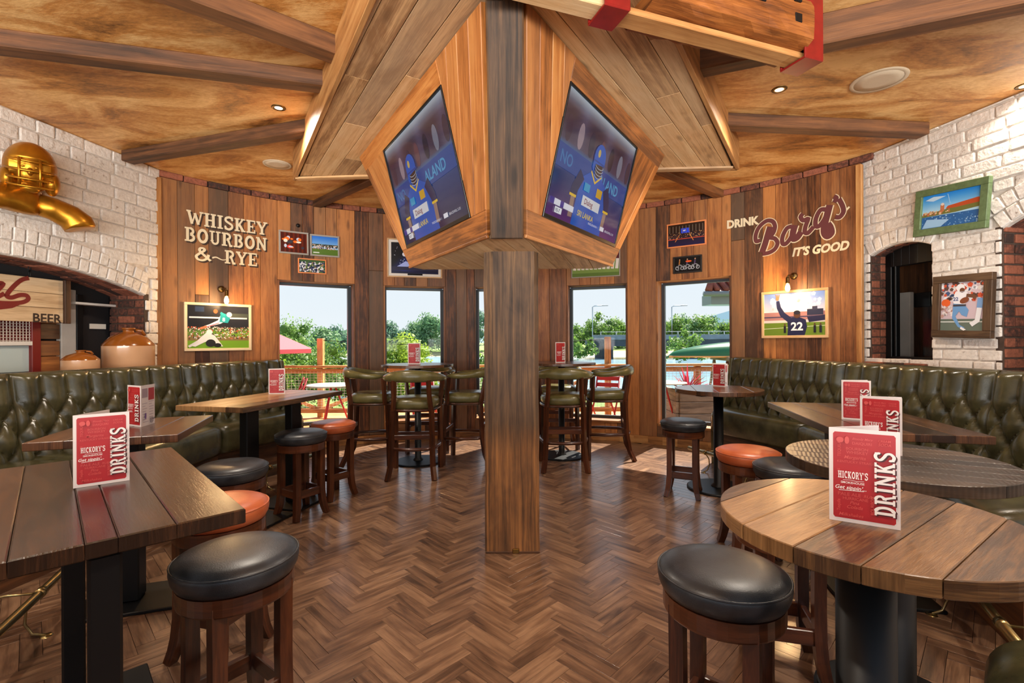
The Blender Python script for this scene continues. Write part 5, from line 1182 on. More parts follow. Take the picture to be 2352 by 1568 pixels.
# ---- televisions
def tv(side, label, tint):
    M, out = FACES[side]; u0, u1, v0, v1 = (0.13, 1.185, 0.125, 0.845) if side == 'L' else (0.115, 1.195, 0.125, 0.85)
    c = M @ Vector(((u0+u1)/2, (v0+v1)/2, 0)); X = (M.to_3x3() @ Vector((1, 0, 0))); Z = (M.to_3x3() @ Vector((0, 1, 0)))
    if X.x < 0: X = -X
    Y = Z.cross(X); t = link('television', None); t.matrix_world = Matrix(((X.x, Y.x, Z.x, c.x), (X.y, Y.y, Z.y, c.y), (X.z, Y.z, Z.z, c.z), (0, 0, 0, 1))); tag(t, label, 'television', 'screens in the timber housing')
    w, h = u1-u0, v1-v0; d0 = -0.012
    b = MB(); bw = 0.012
    for z in (-h/2+bw, h/2-bw/2): b.cbox(w, 0.045, bw*(2 if z < 0 else 1), 0.002, T(0, d0, z))
    for s_ in (-1, 1): b.cbox(bw, 0.044, h, 0.002, T(s_*(w/2-bw/2), d0, 0))
    b.cbox(w-.01, 0.02, h-.01, 0.002, T(0, 0.01, 0)); b.build('bezel', 'bezel', t)
    P = Print(w-2*bw, h-3*bw)
    def bg(x, y):
        c_ = mixc((14, 18, 60), (20, 60, 120), y*2.2)
        if y > .42: c_ = mixc((24, 70, 130), (70, 110, 150), (y-.42)*4)
        if y > .60: c_ = mixc((80, 70, 96), (56, 38, 52), abs(math.sin(x*9+1))*(y-.5)*3)
        if y > .86: c_ = mixc(c_, (178, 190, 200), (y-.86)*7)
        return mixc(c_, tint, max(0, .45-y)*max(0, .8-x)*2.2)
    P.grad(bg, 28, 24)
    for k in range(7): P.ell(.08+.145*k, .72, .035, .11, [(60, 40, 60), (150, 130, 140), (40, 36, 60), (96, 60, 70), (36, 30, 48), (120, 120, 136), (52, 40, 60)][k])
    P.rect(0, .40, 1, .585, (20, 66, 140)); P.txt('NO', .05, .44, P.h*.14, (48, 112, 172), .02); P.txt('ALAND', .55, .44, P.h*.14, (70, 150, 196), .02)
    P.grad(lambda x, y: mixc((16, 20, 64), (22, 60, 120), y*2.2) if tint[0] < 60 else mixc(mixc((16, 20, 64), (22, 60, 120), y*2), tint, max(0, .35-y)*2.2), 14, 6, 0, 0, 1, .38)
    x0 = .50 if side == 'R' else .38; q_ = lambda *pts: [(x0+1.5*dx, y) for dx, y in pts]; jersey, dark, yel, skin = (16, 84, 178), (18, 32, 78), (226, 186, 40), (150, 120, 108)
    P.poly(q_((-.13, 0), (-.125, .26), (-.12, .42), (-.05, .51), (.05, .51), (.12, .44), (.145, .25), (.15, 0)), jersey)
    for sx in (-1, 1): P.line(q_((sx*.115, .45), (sx*.155, .30), (sx*.16, .24)), [.12, .12, .11], dark); P.line(q_((sx*.155, .24), (sx*.15, .06)), .075, skin); P.line(q_((sx*.13, .245), (sx*.185, .245)), .022, yel)
    P.line(q_((-.05, .52), (0, .44), (.05, .52)), .018, yel); P.ell(x0+.01, .575, .05, .085, (54, 36, 34)); P.poly([(x0+1.5*.052*math.cos(D(a_)), .66+.125*math.sin(D(a_))) for a_ in range(-20, 201, 20)]+q_((-.052, .56), (-.035, .52), (-.03, .60)), (12, 84, 180)); P.line(q_((-.045, .625), (.058, .625)), .014, (10, 60, 140)); P.ell(x0-.02, .70, .018, .035, (196, 170, 90))
    for k in range(4): P.line(arcp(x0+.015, .60-.028*k, .055, .028, 190, 365, 8), .007, (170, 172, 180))
    P.rect(x0-.125, .33, x0-.05, .40, (36, 150, 196)); P.rect(x0+.045, .33, x0+.125, .41, (206, 160, 40)); P.rect(x0-.12, .20, x0+.13, .29, (214, 214, 218)); P.txt('Dialog', x0-.085, .222, P.h*.07, (120, 20, 40), .01); P.txt('SRI LANKA', x0-.145, .10, P.h*.07, (230, 200, 60), .01)
    P.rect(.02, .10, .30, .15, (226, 226, 236)); P.rect(.02, .10, .07, .15, (60, 40, 140)); P.rect(.14, .10, .18, .15, (60, 40, 140)); P.rect(.09, .04, .17, .09, (236, 236, 240)); P.txt('93-7', .10, .05, P.h*.04, (40, 30, 80), .01); P.rect(.70, .06, .76, .10, (230, 230, 240)); P.txt('MADUSHANKA 1', .52, .065, P.h*.03, (230, 230, 240)); P.txt('BRACEWELL 2-33', .78, .065, P.h*.03, (230, 230, 240))
    P.build('screen', 'screen', t, (0, d0-0.012, 0.004))
tv('L', 'left television showing a cricketer in blue, set in the timber housing', (20, 24, 70)); tv('R', 'right television showing a cricketer in blue, set in the timber housing', (120, 50, 120))

# ---- wall lamps
def wall_lamp(px, py, label, side):
    a, z = wall_hit(px, py); t = link('wall_lamp', None); t.matrix_world = radial(a, WR-0.008, z); tag(t, label, 'wall lamp', 'filament wall lamps')
    RX = Matrix.Rotation(math.pi/2, 4, 'X')
    MB().lathe([(0, 0.02), (0.02, 0.018), (0.036, 0.010), (0.038, 0.0), (0, 0)], 20, RX).build('back_plate', 'old_brass', t)
    MB().tube([(0, -0.015, 0), (0, -0.07, 0.004), (side*0.01, -0.12, 0.0), (side*0.012, -0.13, -0.02)], 0.007, 8).build('arm', 'old_brass', t)
    MB().lathe([(0, -0.02), (0.014, -0.02), (0.018, -0.03), (0.018, -0.075), (0.022, -0.08), (0.022, -0.09), (0, -0.09)], 16, T(side*0.012, -0.13, 0)).build('socket', 'old_brass', t)
    MB().lathe([(0, -0.088), (0.012, -0.09), (0.022, -0.12), (0.024, -0.145), (0.015, -0.17), (0, -0.176)], 16, T(side*0.012, -0.13, 0)).build('bulb', 'bulb_glow', t)
    l = bpy.data.lights.new('bulb_light', 'POINT'); l.energy = 15*LAMP; l.color = (1.0, 0.62, 0.28); l.shadow_soft_size = 0.03; link('bulb_light', l, t, (side*0.012, -0.165, -0.14))
wall_lamp(508, 664, 'brass filament wall lamp above the diving football photo', 1); wall_lamp(1824, 634, "brass filament wall lamp under the IT'S GOOD lettering", -1)

# ---- drinks menus
PW, PH = 0.129, 0.212
def menu_cover():
    P = Print(PW, PH); P.rect(0, 0, 1, 1, (218, 206, 202)); P.poly([(.06, .06), (.085, .04), (.915, .04), (.94, .06), (.94, .94), (.915, .96), (.085, .96), (.06, .94)], (170, 30, 36)); dk = (200, 76, 72); wh = (232, 222, 216)
    for t_, x, y, s_, sh in (('DAIQUIRI', .34, .835, .0085, 0), ('Bloody Mary', .34, .885, .0072, .3), ('WHISKEY', .25, .735, .0095, 0), ('BOURBON', .25, .775, .0085, 0), ('Margarita', .22, .68, .0105, .3), ('KENTUCKY STRAIGHT', .12, .635, .0075, 0), ('PALE ALE', .13, .285, .0105, 0), ('RUM', .5, .285, .009, .2), ('HURRICANE', .2, .245, .0085, 0), ('Pina', .3, .2, .0105, .3), ('Colada', .26, .155, .0105, .3), ('Milkshakes', .14, .07, .0105, .3), ('CREAM', .70, .885, .007, 0), ('SODA', .70, .845, .0085, .2)): P.txt(t_, x, y, s_, dk, .008, sh)
    for t_, x, y, s_ in (('TEQUILA', .17, .70, .0085), ('BOURBON', .64, .12, .0085), ('Tequila', .16, .12, .009), ('GIN', .16, .5, .0085)): P.txt(t_, x, y, s_, dk, .008, 0, 'LEFT', math.pi/2)
    P.ell(.16, .88, .055, .03, dk); P.ell(.26, .88, .035, .04, dk); P.slab('DRINKS', .945, .115, .036, .140, (64, 12, 18), math.pi/2, 1.15); P.slab('DRINKS', .925, .125, .036, .140, wh, math.pi/2, 1.0)
    P.slab("HICKORY'S", .13, .475, .0155, .055, wh); P.line([(.2, .455), (.3, .46), (.4, .452), (.5, .458)], .004, wh); P.txt('SMOKEHOUSE', .17, .42, .0068, wh, .01); P.txt("Get sippin'...", .09, .36, .0118, wh, .012, .25); P.line([(.14, .345), (.5, .355)], .006, wh)
    return P
def menu_inside():
    P = Print(PW, PH); P.rect(0, 0, 1, 1, (210, 200, 200)); P.rect(.52, .62, .95, .92, (158, 36, 46)); P.rect(.06, .7, .46, .92, (150, 130, 140)); q = random.Random(2)
    for k in range(16): P.rect(.06 if k % 2 else .54, .58-.032*k, (.06 if k % 2 else .54)+q.uniform(.2, .38), .592-.032*k, (150, 136, 150))
    P.ell(.25, .25, .06, .08, (110, 80, 140)); P.txt('SODA', .56, .12, .018, (70, 60, 80), .02); P.txt('POP', .56, .05, .018, (70, 60, 80), .02); return P
cov = menu_cover().build('cover_print', 'print', None); ins = menu_inside().build('inside_print', 'print', None); cov_me, ins_me = cov.data, ins.data; bpy.data.objects.remove(cov); bpy.data.objects.remove(ins)
pan = MB().cbox(PW, 0.0012, PH, 0.0003).build('p', 'paper'); pan_me = pan.data; bpy.data.objects.remove(pan)
def menu(pl, pr, z, label, op=32, sc=1.0, bk=None):
    a, b = on_z(*pl, z), on_z(*pr, z); c = (a+b)/2; u = (b-a).normalized(); rz = math.atan2(u.y, u.x)
    t = thing('drinks_menu', label, 'menu', (a.x, a.y, z+0.0005), rz, 'folded red drinks menus on the tables'); t.scale = (sc, sc, sc)
    f = link('front_panel', pan_me, t, (PW/2, 0, PH/2)); link('cover_print', cov_me, f, (0, -0.0007, 0))
    if bk:
        t.location = (b.x-u.x*PW*sc, b.y-u.y*PW*sc, z+0.0005); c_ = on_z(*bk, z)-b; an = math.atan2(c_.y, c_.x)-rz
        o = link('back_panel', pan_me, t, (PW+PW/2*math.cos(an), PW/2*math.sin(an), PH/2), an); link('inside_print', ins_me, o, (0, -0.0007, 0)); return
    o = link('back_panel', pan_me, t, (PW/2*math.cos(D(op)), PW/2*math.sin(D(op))+0.001, PH/2), D(op)); link('inside_print', ins_me, o, (0, -0.0007, 0))
menu((168, 1122), (295, 1103), 0.90, 'red drinks menu standing on the big dark table in the left foreground', 50, 1.02)
menu((289, 976), (324, 981), 0.90, 'red drinks menu opened like a book on the small square left table', bk=(360, 970))
menu((617, 905), (660, 904), 0.90, 'red drinks menu on the long left table by the window')
menu((937, 836), (967, 836), 1.085, 'red drinks menu on the left high table', 32, 1.1); menu((1276, 833), (1304, 832), 1.085, 'red drinks menu on the right high table', 32, 1.1)
menu((1637, 886), (1676, 889), 0.90, 'red drinks menu on the small round table by the right booth')
menu((1933, 962), (2004, 967), 0.90, 'red drinks menu on the rectangular plank table, furthest of the three on the right', 25)
menu((1976, 1034), (2064, 1046), 0.90, 'red drinks menu on the dark round table, middle of the three on the right', 22)
menu((1905, 1192), (2062, 1217), 0.90, 'large red drinks menu on the pale round table in the right foreground', 40, 1.04)

# ---- stoneware jugs, hanging sign, gold bust
def jug(s_, t_, r, h, label):
    p = LW.pt(s_, 1.076, t_); t = thing('stoneware_jug', label, 'jug', p, 0, 'stoneware jugs on the ledge')
    MB().lathe([(0, 0.0), (r*.97, 0), (r, .01), (r, h*.58)], 36).build('body', 'stoneware', t)
    MB().lathe([(r, h*.58), (r*.98, h*.62), (r*.72, h*.78), (r*.34, h*.88), (r*.22, h*.90), (r*.22, h*.96), (r*.27, h*.965), (r*.27, h), (r*.18, h), (r*.18, h*.9)], 36).build('shoulder', 'stoneware_glaze', t)
    MB().tube([(r*.26, 0, h*.95), (r*.5, 0, h*.93), (r*.62, 0, h*.82)], r*.07, 8, RZ(0.8)).build('handle', 'stoneware_glaze', t)
jug(0.42, 0.07, 0.20, 0.40, 'large two-tone stoneware jug on the ledge behind the left banquette'); jug(0.86, 0.07, 0.128, 0.20, 'small two-tone stoneware jug on the ledge left of the large one')
ts = -0.30; sg = link('hanging_sign', None); sg.matrix_world = LW.M(0.66, 1.515, ts); tag(sg, 'pale plank sign with red script and the word BEER hanging in the arched opening', 'sign')
for i in range(3): MB().cbox(1.3, 0.022, 0.122, 0.003, T(0.65, 0, 0.063+0.125*i)).build('plank', 'sign_wood', sg)
for x in (0.022, 1.28): MB().cbox(0.05, 0.03, 0.385, 0.003, T(x, 0.02, 0.187)).build('end_batten', 'beam_wood', sg)
ch = MB()
for k in range(3): ch.tube([(0.30+0.012*math.cos(a)*(1 if k % 2 else 0.3), 0.012*math.cos(a)*(0.3 if k % 2 else 1), 0.40+0.045*k+0.03*math.sin(a)) for a in [2*math.pi*i/12 for i in range(12)]], 0.004, 6, closed=True)
ch.build('chain', 'black_metal', sg)
sp_ = MB()
def sign_ink(v, f, mat, off):   # text runs towards the far end: x is mirrored because the planks are seen from the room side
    vs = [(x, 0.0125+off, z) for x, z in v]; out = []
    for g_ in f:
        n = (Vector(vs[g_[1]])-Vector(vs[g_[0]])).cross(Vector(vs[g_[2]])-Vector(vs[g_[0]])); out.append(g_ if n.y > 0 else g_[::-1])
    sp_.add(vs, out, None, mat)
flip = lambda v, x1: [(x1-x, z) for x, z in v]
v, f, w = text2d('BEER', 0.105, 0.02); sign_ink(flip(v, 0.06+w), f, 1, 0.001)
v, f, w = text2d('R', 0.075, 0.02); sign_ink(flip([(x, z+0.075) for x, z in v], 0.60+w), f, 2, 0.003)
def sn(x, y): return (0.62-(x/1568*340)*0.0038, (790-y)/1568*340*0.0033/1.0+0.0)
def sn(x, y): return (0.645-(x/4.61)*0.0042, (179-y/4.61)*0.375/(113-0.19*x/4.61))
for st, wd in (([(38, 425), (60, 385), (92, 352)], .045), ([(30, 445), (95, 432), (160, 440), (115, 515), (72, 572), (112, 580), (172, 540)], .034), ([(362, 386), (300, 405), (232, 480), (190, 560), (225, 582), (290, 556), (342, 562), (354, 600), (300, 632), (180, 640), (0, 622)], .034)):
    v, f = ribbon(smooth([sn(*p) for p in st], 6), wd); sign_ink(v, f, 0, 0.001)
sign_ink([sn(*p) for p in ((-60, 655), (60, 645), (300, 650), (230, 690), (120, 712), (-60, 722))], [[0, 1, 2, 3, 4, 5]], 0, 0.0008)
sp_.build('sign_paint', ['red_paint', 'letter_shadow', 'cream_paint'], sg)
bust = link('football_bust', None); bust.matrix_world = LW.M(1.29, 2.36, 0.0); tag(bust, 'gold sculpture of a helmeted football player bursting from the left brick wall', 'sculpture')
HD = Matrix.Translation((0.0, 0.15, 0.30)) @ Matrix.Rotation(D(-38), 4, 'Z') @ Matrix.Rotation(D(-8), 4, 'X')
def helm(q):
    k = 1.0
    if q.y > 0.42 and -0.72 < q.z < 0.22 and abs(q.x) < 0.66: k = 0.80
    if q.z < -0.55 and q.y < 0.5: k *= 0.96
    return k
hd = MB(); hd.ball((0, 0, 0), (0.150, 0.185, 0.185), 48, 36, HD, fn=helm); hd.ball((0.118, 0.03, -0.10), (0.05, 0.10, 0.09), 16, 12, HD); hd.ball((-0.118, 0.03, -0.10), (0.05, 0.10, 0.09), 16, 12, HD); hd.build('helmet', 'gold', bust)
fm = MB()
for z, yy in ((0.045, 0.170), (-0.025, 0.195), (-0.085, 0.195), (-0.135, 0.175)): fm.tube([(0.135*math.sin(a), yy*0.25+yy*0.82*math.cos(a), z-0.02*math.cos(a)) for a in [D(-78+13*i) for i in range(13)]], 0.0095, 8, HD)
for x in (-0.055, 0.055): fm.tube([(x, 0.178, 0.045), (x, 0.20, -0.03), (x, 0.195, -0.09), (x, 0.175, -0.15)], 0.0085, 8, HD)
fm.build('face_mask', 'gold', bust)
fc = MB(); fc.ball((0, 0.06, -0.05), (0.085, 0.085, 0.10), 20, 14, HD); fc.ball((0, 0.150, -0.045), (0.018, 0.022, 0.03), 10, 8, HD); fc.ball((-0.035, 0.135, -0.01), (0.016, 0.012, 0.01), 8, 6, HD); fc.ball((0.035, 0.135, -0.01), (0.016, 0.012, 0.01), 8, 6, HD); fc.ball((0, 0.138, -0.095), (0.03, 0.012, 0.01), 10, 6, HD); fc.ball((0, 0.10, -0.16), (0.06, 0.06, 0.035), 14, 8, HD); fc.build('face', 'gold', bust)
def skinned(name, pts, edges, rad, mat, parent, sub=2):
    me = bpy.data.meshes.new(name); me.from_pydata(pts, edges, []); o = link(name, me, parent); sk = o.modifiers.new('skin', 'SKIN'); sk.use_smooth_shade = True
    lay = me.skin_vertices[0] if me.skin_vertices else None
    if lay is None:
        bpy.context.view_layer.objects.active = o; lay = me.skin_vertices[0]
    for i, r in enumerate(rad): lay.data[i].radius = r if isinstance(r, tuple) else (r, r); lay.data[i].use_root = (i == 0)
    ss = o.modifiers.new('sub', 'SUBSURF'); ss.levels = sub; ss.render_levels = sub; me.materials.append(MAT[mat]); return o
try:
    skinned('torso', [(0, 0.02, -0.02), (0, 0.06, 0.06), (0, 0.10, 0.16), (-0.13, 0.09, 0.05), (0.15, 0.08, 0.05), (0.27, 0.10, 0.0)], [(0, 1), (1, 2), (1, 3), (1, 4), (4, 5)], [(.10, .07), (.10, .09), .075, .085, .095, .10], 'gold', bust)
    MB().tube([(-0.08, 0.08, 0.06), (-0.18, 0.12, 0.04), (-0.27, 0.16, 0.0), (-0.315, 0.19, -0.05), (-0.325, 0.20, -0.085), (-0.326, 0.201, -0.09)], [.08, .088, .098, .108, .104, .092], 24).build('arm_stump', 'gold', bust)
except Exception as ex:
    tb_ = MB(); tb_.tube([(-0.33, .16, -.1), (-.27, .14, 0), (-.16, .09, .06), (0, .07, .08), (.16, .09, .06), (.28, .13, 0), (.36, .15, -.06)], [.07, .085, .085, .09, .085, .085, .07], 16); tb_.build('torso', 'gold', bust)
# ================================================================== outdoors
ter = tag(link('floor_terrace', None), kind='structure')
MB().prism([(-12, 6.0), (12, 6.0), (12, 10.2), (-12, 10.2)], -0.30, -0.15, 0.001).build('terrace_slab', 'patio', ter)
dk = MB().cbox(11.0, 0.135, 0.03, 0.004).build('deck_board', 'deck_wood', ter)
for i in range(24):
    o = dk if i == 0 else link('deck_board', dk.data, ter); o.location = (0, 6.75+0.145*i, -0.135)
tag(MB().prism([(-60, -30), (60, -30), (60, 5.9), (-60, 5.9)], -0.5, -0.32, 0.001).build('ground', 'patio'), kind='structure')
gm = MB(); nx = 24
for i in range(nx):
    x0, x1 = -70+140*i/nx, -70+140*(i+1)/nx
    for (y0, z0), (y1, z1) in zip([(5.9, -0.4), (10.2, -0.5), (16, -0.75), (24, -1.25)], [(10.2, -0.5), (16, -0.75), (24, -1.25), (24.2, -2)]): gm.add([(x0, y0, z0), (x1, y0, z0), (x1, y1, z1), (x0, y1, z1)], [[0, 1, 2, 3]])
tag(gm.build('ground_lawn', 'grass'), kind='structure')
tag(MB().prism([(-250, 20), (250, 20), (250, 130), (-250, 130)], -1.2, -1.0, 0.01).build('river', 'water'), 'calm pale blue river beyond the terrace', 'river', kind='stuff')
bm2 = MB()
for i in range(40):
    x0, x1 = -220+11*i, -220+11*(i+1); f_ = lambda x: 1.2*math.sin(x*.13)+0.6*math.sin(x*.31)
    bm2.add([(x0, 78+f_(x0), -1.05), (x1, 78+f_(x1), -1.05), (x1, 82+f_(x1), -0.35), (x0, 82+f_(x0), -0.35)], [[0, 1, 2, 3]], None, 1)
    bm2.add([(x0, 82+f_(x0), -0.35), (x1, 82+f_(x1), -0.35), (x1, 140, 1.0), (x0, 140, 1.0)], [[0, 1, 2, 3]], None, 0)
tag(bm2.build('ground_far_bank', ['grass', 'sand']), kind='structure')
hl = MB(); hn = 40
for i in range(hn):
    x0, x1 = -600+30*i, -600+30*(i+1); hz = lambda x: 8+26*math.exp(-((x-245)/50)**2)+4*math.sin(x*.012)
    hl.add([(x0, 480, -10), (x1, 480, -10), (x1, 520, hz(x1)), (x0, 520, hz(x0))], [[0, 1, 2, 3]]); hl.add([(x0, 520, hz(x0)), (x1, 520, hz(x1)), (x1, 640, -10), (x0, 640, -10)], [[0, 1, 2, 3]])
tag(hl.build('ground_hills', 'hill'), kind='structure')

def crown(c, r, n, leaf, mat, seed, name, parent, clumps=16):
    q = random.Random(seed); m = MB()
    cl = []
    for _ in range(clumps):
        while True:
            v = Vector((q.uniform(-1, 1), q.uniform(-1, 1), q.uniform(-1, 1)))
            if v.length < 0.85: break
        cl.append((Vector((v.x*r[0], v.y*r[1], v.z*r[2])), q.uniform(0.34, 0.55)*min(r)))
    for p, cr in cl: m.ball((c[0]+p.x, c[1]+p.y, c[2]+p.z), cr*0.42, 7, 5)
    vs, fs = [], []
    for _ in range(n):
        p, cr = q.choice(cl); d = Vector((q.gauss(0, 1), q.gauss(0, 1), q.gauss(0, 1)+0.2)).normalized(); k = p+d*cr*q.uniform(0.5, 1.12)
        a = Vector((q.gauss(0, 1), q.gauss(0, 1), q.gauss(0, 1))).normalized(); b = d.cross(a).normalized(); a = b.cross(d+a*0.6).normalized(); s = leaf*q.uniform(0.6, 1.3)
        k = k+Vector(c); o = len(vs); vs += [tuple(k-a*s-b*s*.1), tuple(k-b*s*.5), tuple(k+a*s), tuple(k+b*s*.5)]; fs.append([o, o+1, o+2, o+3])
    m.add(vs, fs); return m.build(name, mat, parent)
def tree(px, topy, Y, w, mat, seed, label, group, base=-0.9, leaf=0.26, n=1700, trunk=True, name='tree', low=0.25):
    P = on_y(px, topy, Y); h = P.z-base; t = thing(name, label, name, (P.x, Y, base), 0, group)
    crown((0, 0, h*(low+1)/2), (w/2, w/2, h*(1-low)/2*0.92), n, leaf, mat, seed, 'foliage', t)
    if trunk: MB().tube([(0, 0, 0), (0.05, 0, h*.3), (0, .05, h*.6)], [h*.03, h*.024, h*.012], 8).build('trunk', 'trunk', t)
sd_ = 20
ORD = ['first', 'second', 'third', 'fourth', 'fifth', 'sixth']; seen_ = {}
def far_label(px):
    for lo, hi, nm in ((638, 795, 'parasol window on the left'), (880, 1010, 'window behind the left high table'), (1085, 1110, 'narrow view left of the post'), (1310, 1442, 'window behind the right high table'), (1528, 1690, 'canoe window on the right')):
        if lo <= px <= hi:
            seen_[nm] = seen_.get(nm, -1)+1; return '%s far-bank tree from the left in the %s' % (ORD[seen_[nm]], nm)
    return 'far-bank tree hidden by the plank piers between the windows'
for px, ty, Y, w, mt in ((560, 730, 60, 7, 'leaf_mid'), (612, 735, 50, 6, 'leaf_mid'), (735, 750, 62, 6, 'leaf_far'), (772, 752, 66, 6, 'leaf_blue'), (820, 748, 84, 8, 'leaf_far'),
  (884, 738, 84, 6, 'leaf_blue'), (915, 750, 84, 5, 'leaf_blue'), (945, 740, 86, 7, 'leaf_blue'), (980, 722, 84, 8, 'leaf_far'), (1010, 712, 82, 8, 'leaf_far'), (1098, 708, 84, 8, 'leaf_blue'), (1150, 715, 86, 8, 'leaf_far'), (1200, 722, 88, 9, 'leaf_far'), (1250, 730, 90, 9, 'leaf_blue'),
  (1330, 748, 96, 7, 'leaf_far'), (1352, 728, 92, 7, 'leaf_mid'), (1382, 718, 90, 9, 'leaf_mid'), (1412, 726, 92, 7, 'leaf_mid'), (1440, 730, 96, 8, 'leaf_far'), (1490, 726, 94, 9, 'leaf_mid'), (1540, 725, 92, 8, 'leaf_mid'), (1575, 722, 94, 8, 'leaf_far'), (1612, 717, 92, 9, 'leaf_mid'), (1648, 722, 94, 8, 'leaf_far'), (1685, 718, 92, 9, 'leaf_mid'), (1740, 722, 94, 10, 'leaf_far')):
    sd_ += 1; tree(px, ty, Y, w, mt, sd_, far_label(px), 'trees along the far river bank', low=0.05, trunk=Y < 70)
for px, ty, Y, w, mt, lab, lw_, lf, n in ((655, 722, 22, 2.6, 'leaf_mid', 'slender young tree with airy crown behind the parasol', 0.15, .06, 3400), (700, 770, 15.5, 2.4, 'leaf_mid', 'rounded green bush left of the tall terrace post', 0.0, .06, 3400), (758, 786, 13.5, 2.2, 'leaf_mid', 'dense dark green bush right of the tall terrace post', 0.0, .055, 4200), (650, 790, 13.5, 2.0, 'leaf_bright', 'dense bush just behind the terrace rail under the parasol', 0.0, .055, 3600),
  (915, 764, 14.5, 2.0, 'leaf_bright', 'bright yellow green bush in the second window', 0.0, .055, 4200), (958, 786, 13.8, 1.3, 'leaf_bright', 'smaller bright bush right of the yellow green one', 0.0, .055, 2400), (868, 768, 14.0, 1.6, 'leaf_mid', 'green bush at the left edge of the second window', 0.0, .055, 2600), (1100, 806, 15, 1.6, 'leaf_mid', 'low bush beside the river in the middle window', 0.0, .08, 1200),
  (1335, 772, 60, 5.5, 'leaf_mid', 'green bush at the bridge end in the right high-table window', 0.0, .25, 900), (1562, 762, 42, 5.0, 'leaf_mid', 'pale green bush in front of the bridge', 0.0, .2, 1200)):
    sd_ += 1; tree(px, ty, Y, w, mt, sd_, lab, None, base=-0.8, leaf=lf, n=n, trunk=lw_ > 0, name='tree' if lw_ else 'bush', low=lw_)

# railing with mesh infill
rl = thing('terrace_railing', 'pale timber terrace railing with wire mesh panels outside the windows', 'railing', (0, 9.3, -0.12)); ry = 0.0
MB().cbox(11.0, 0.14, 0.045, 0.006, T(0, ry, 0.985)).build('top_rail', 'deck_wood', rl); MB().cbox(11.0, 0.045, 0.09, 0.004, T(0, ry+.02, 0.90)).build('upper_rail', 'deck_wood', rl); MB().cbox(11.0, 0.045, 0.09, 0.004, T(0, ry, 0.14)).build('lower_rail', 'deck_wood', rl)
for i, x in enumerate((-5.4, -3.72, -1.86, 0.0, 1.86, 3.6, 5.4)):
    tall = x in (-3.72, 1.86); hh = 1.53 if tall else 0.965
    MB().cbox(0.11, 0.11, hh, 0.006, T(x, ry+0.1, hh/2)).build('post', 'deck_wood', rl)
    if i < 6:
        nx_ = (-5.4, -3.72, -1.86, 0.0, 1.86, 3.6, 5.4)[i+1]; L_ = nx_-x; an = math.atan2(0.72, L_-.1)
        MB().cbox(math.hypot(L_-.1, .72), 0.03, 0.07, 0.004, T((x+nx_)/2, ry+.06, 0.52) @ Matrix.Rotation(-an if i % 2 else an, 4, 'Y')).build('brace', 'deck_wood', rl)
ms_ = MB()
for i in range(150): ms_.cbox(0.004, 0.004, 0.74, 0.001, T(-5.4+10.8*i/149, ry-0.02, 0.53))
for i in range(15): ms_.cbox(10.8, 0.004, 0.004, 0.001, T(0, ry-0.024, 0.17+0.05*i))
tag(ms_.build('mesh_infill', 'wire_white', rl), kind='stuff')
fs_ = thing('festoon_lights', 'string of festoon bulbs between the tall terrace posts', 'string lights', (-3.72, 9.4, 1.38))
wp = [(5.58*i/30, 0, -0.12+0.12*((i/15-1)**2)) for i in range(31)]; MB().tube(wp, 0.006, 5).build('cable', 'black_metal', fs_)
for i in (5, 10, 15, 20, 25): MB().lathe([(0, -0.03), (0.012, -0.035), (0.028, -0.075), (0.02, -0.105), (0, -0.115)], 10, T(*wp[i])).build('bulb', 'lamp_white', fs_)
# parasol
pa_ = thing('parasol', 'faded red parasol outside the left window', 'parasol', (-4.95, 8.3, -0.12))
m = MB(); n = 8; vs = [(0, 0, 2.02)]
for i in range(n): a = 2*math.pi*i/n; vs.append((1.5*math.cos(a), 1.5*math.sin(a), 1.34))
for i in range(n): a = 2*math.pi*i/n; vs.append((1.5*math.cos(a), 1.5*math.sin(a), 1.27))
m.add(vs, [[0, 1+i, 1+(i+1) % n] for i in range(n)]+[[1+i, 1+n+i, 1+n+(i+1) % n, 1+(i+1) % n] for i in range(n)]); m.build('canopy', 'canvas_red', pa_)
MB().tube([(0, 0, 0), (0, 0, 2.08)], 0.022, 10).build('pole', 'deck_wood', pa_); MB().lathe([(0, .06), (.24, .05), (.26, 0), (0, 0)], 20).build('base', 'concrete', pa_)
for i in range(8): a = 2*math.pi*i/8; MB().tube([(0, 0, 1.98), (1.45*math.cos(a), 1.45*math.sin(a), 1.325)], 0.008, 6).build('rib', 'deck_wood', pa_)
# outdoor tables and red chairs
def patio_table(x, y, r, label):
    t = thing('patio_table', label, 'outdoor table', (x, y, -0.12), 0, 'terrace tables'); MB().lathe([(0, .74), (r-.01, .74), (r, .73), (r, .715), (0, .71)], 32, smooth=False).build('top', 'patio', t)
    for k in range(3): a = 2*math.pi*k/3+.4; MB().tube([(.04*math.cos(a), .04*math.sin(a), .71), (r*.7*math.cos(a), r*.7*math.sin(a), 0)], 0.016, 8).build('leg', 'outdoor_red', t)
patio_table(-3.05, 8.2, 0.42, 'round terrace table with red legs outside the left window'); patio_table(2.6, 8.35, 0.4, 'round terrace table with red legs by the spiky plant')
def folding_chair(x, y, rz, label):
    t = thing('terrace_chair', label, 'outdoor chair', (x, y, -0.12), D(rz), 'red terrace chairs')
    for i in range(4): MB().cbox(.40, .08, .018, .003, T(0, -.14+.095*i, .44)).build('seat_slat', 'outdoor_red', t)
    for i in range(3): MB().cbox(.40, .016, .07, .003, T(0, -.20-.02*i, .58+.11*i)).build('back_slat', 'outdoor_red', t)
    for s_ in (-1, 1): MB().tube([(s_*.2, .2, 0), (s_*.2, -.1, .42), (s_*.2, -.26, .86)], .014, 6).build('back_leg', 'outdoor_red', t); MB().tube([(s_*.18, -.24, 0), (s_*.18, .16, .44)], .014, 6).build('front_leg', 'outdoor_red', t)
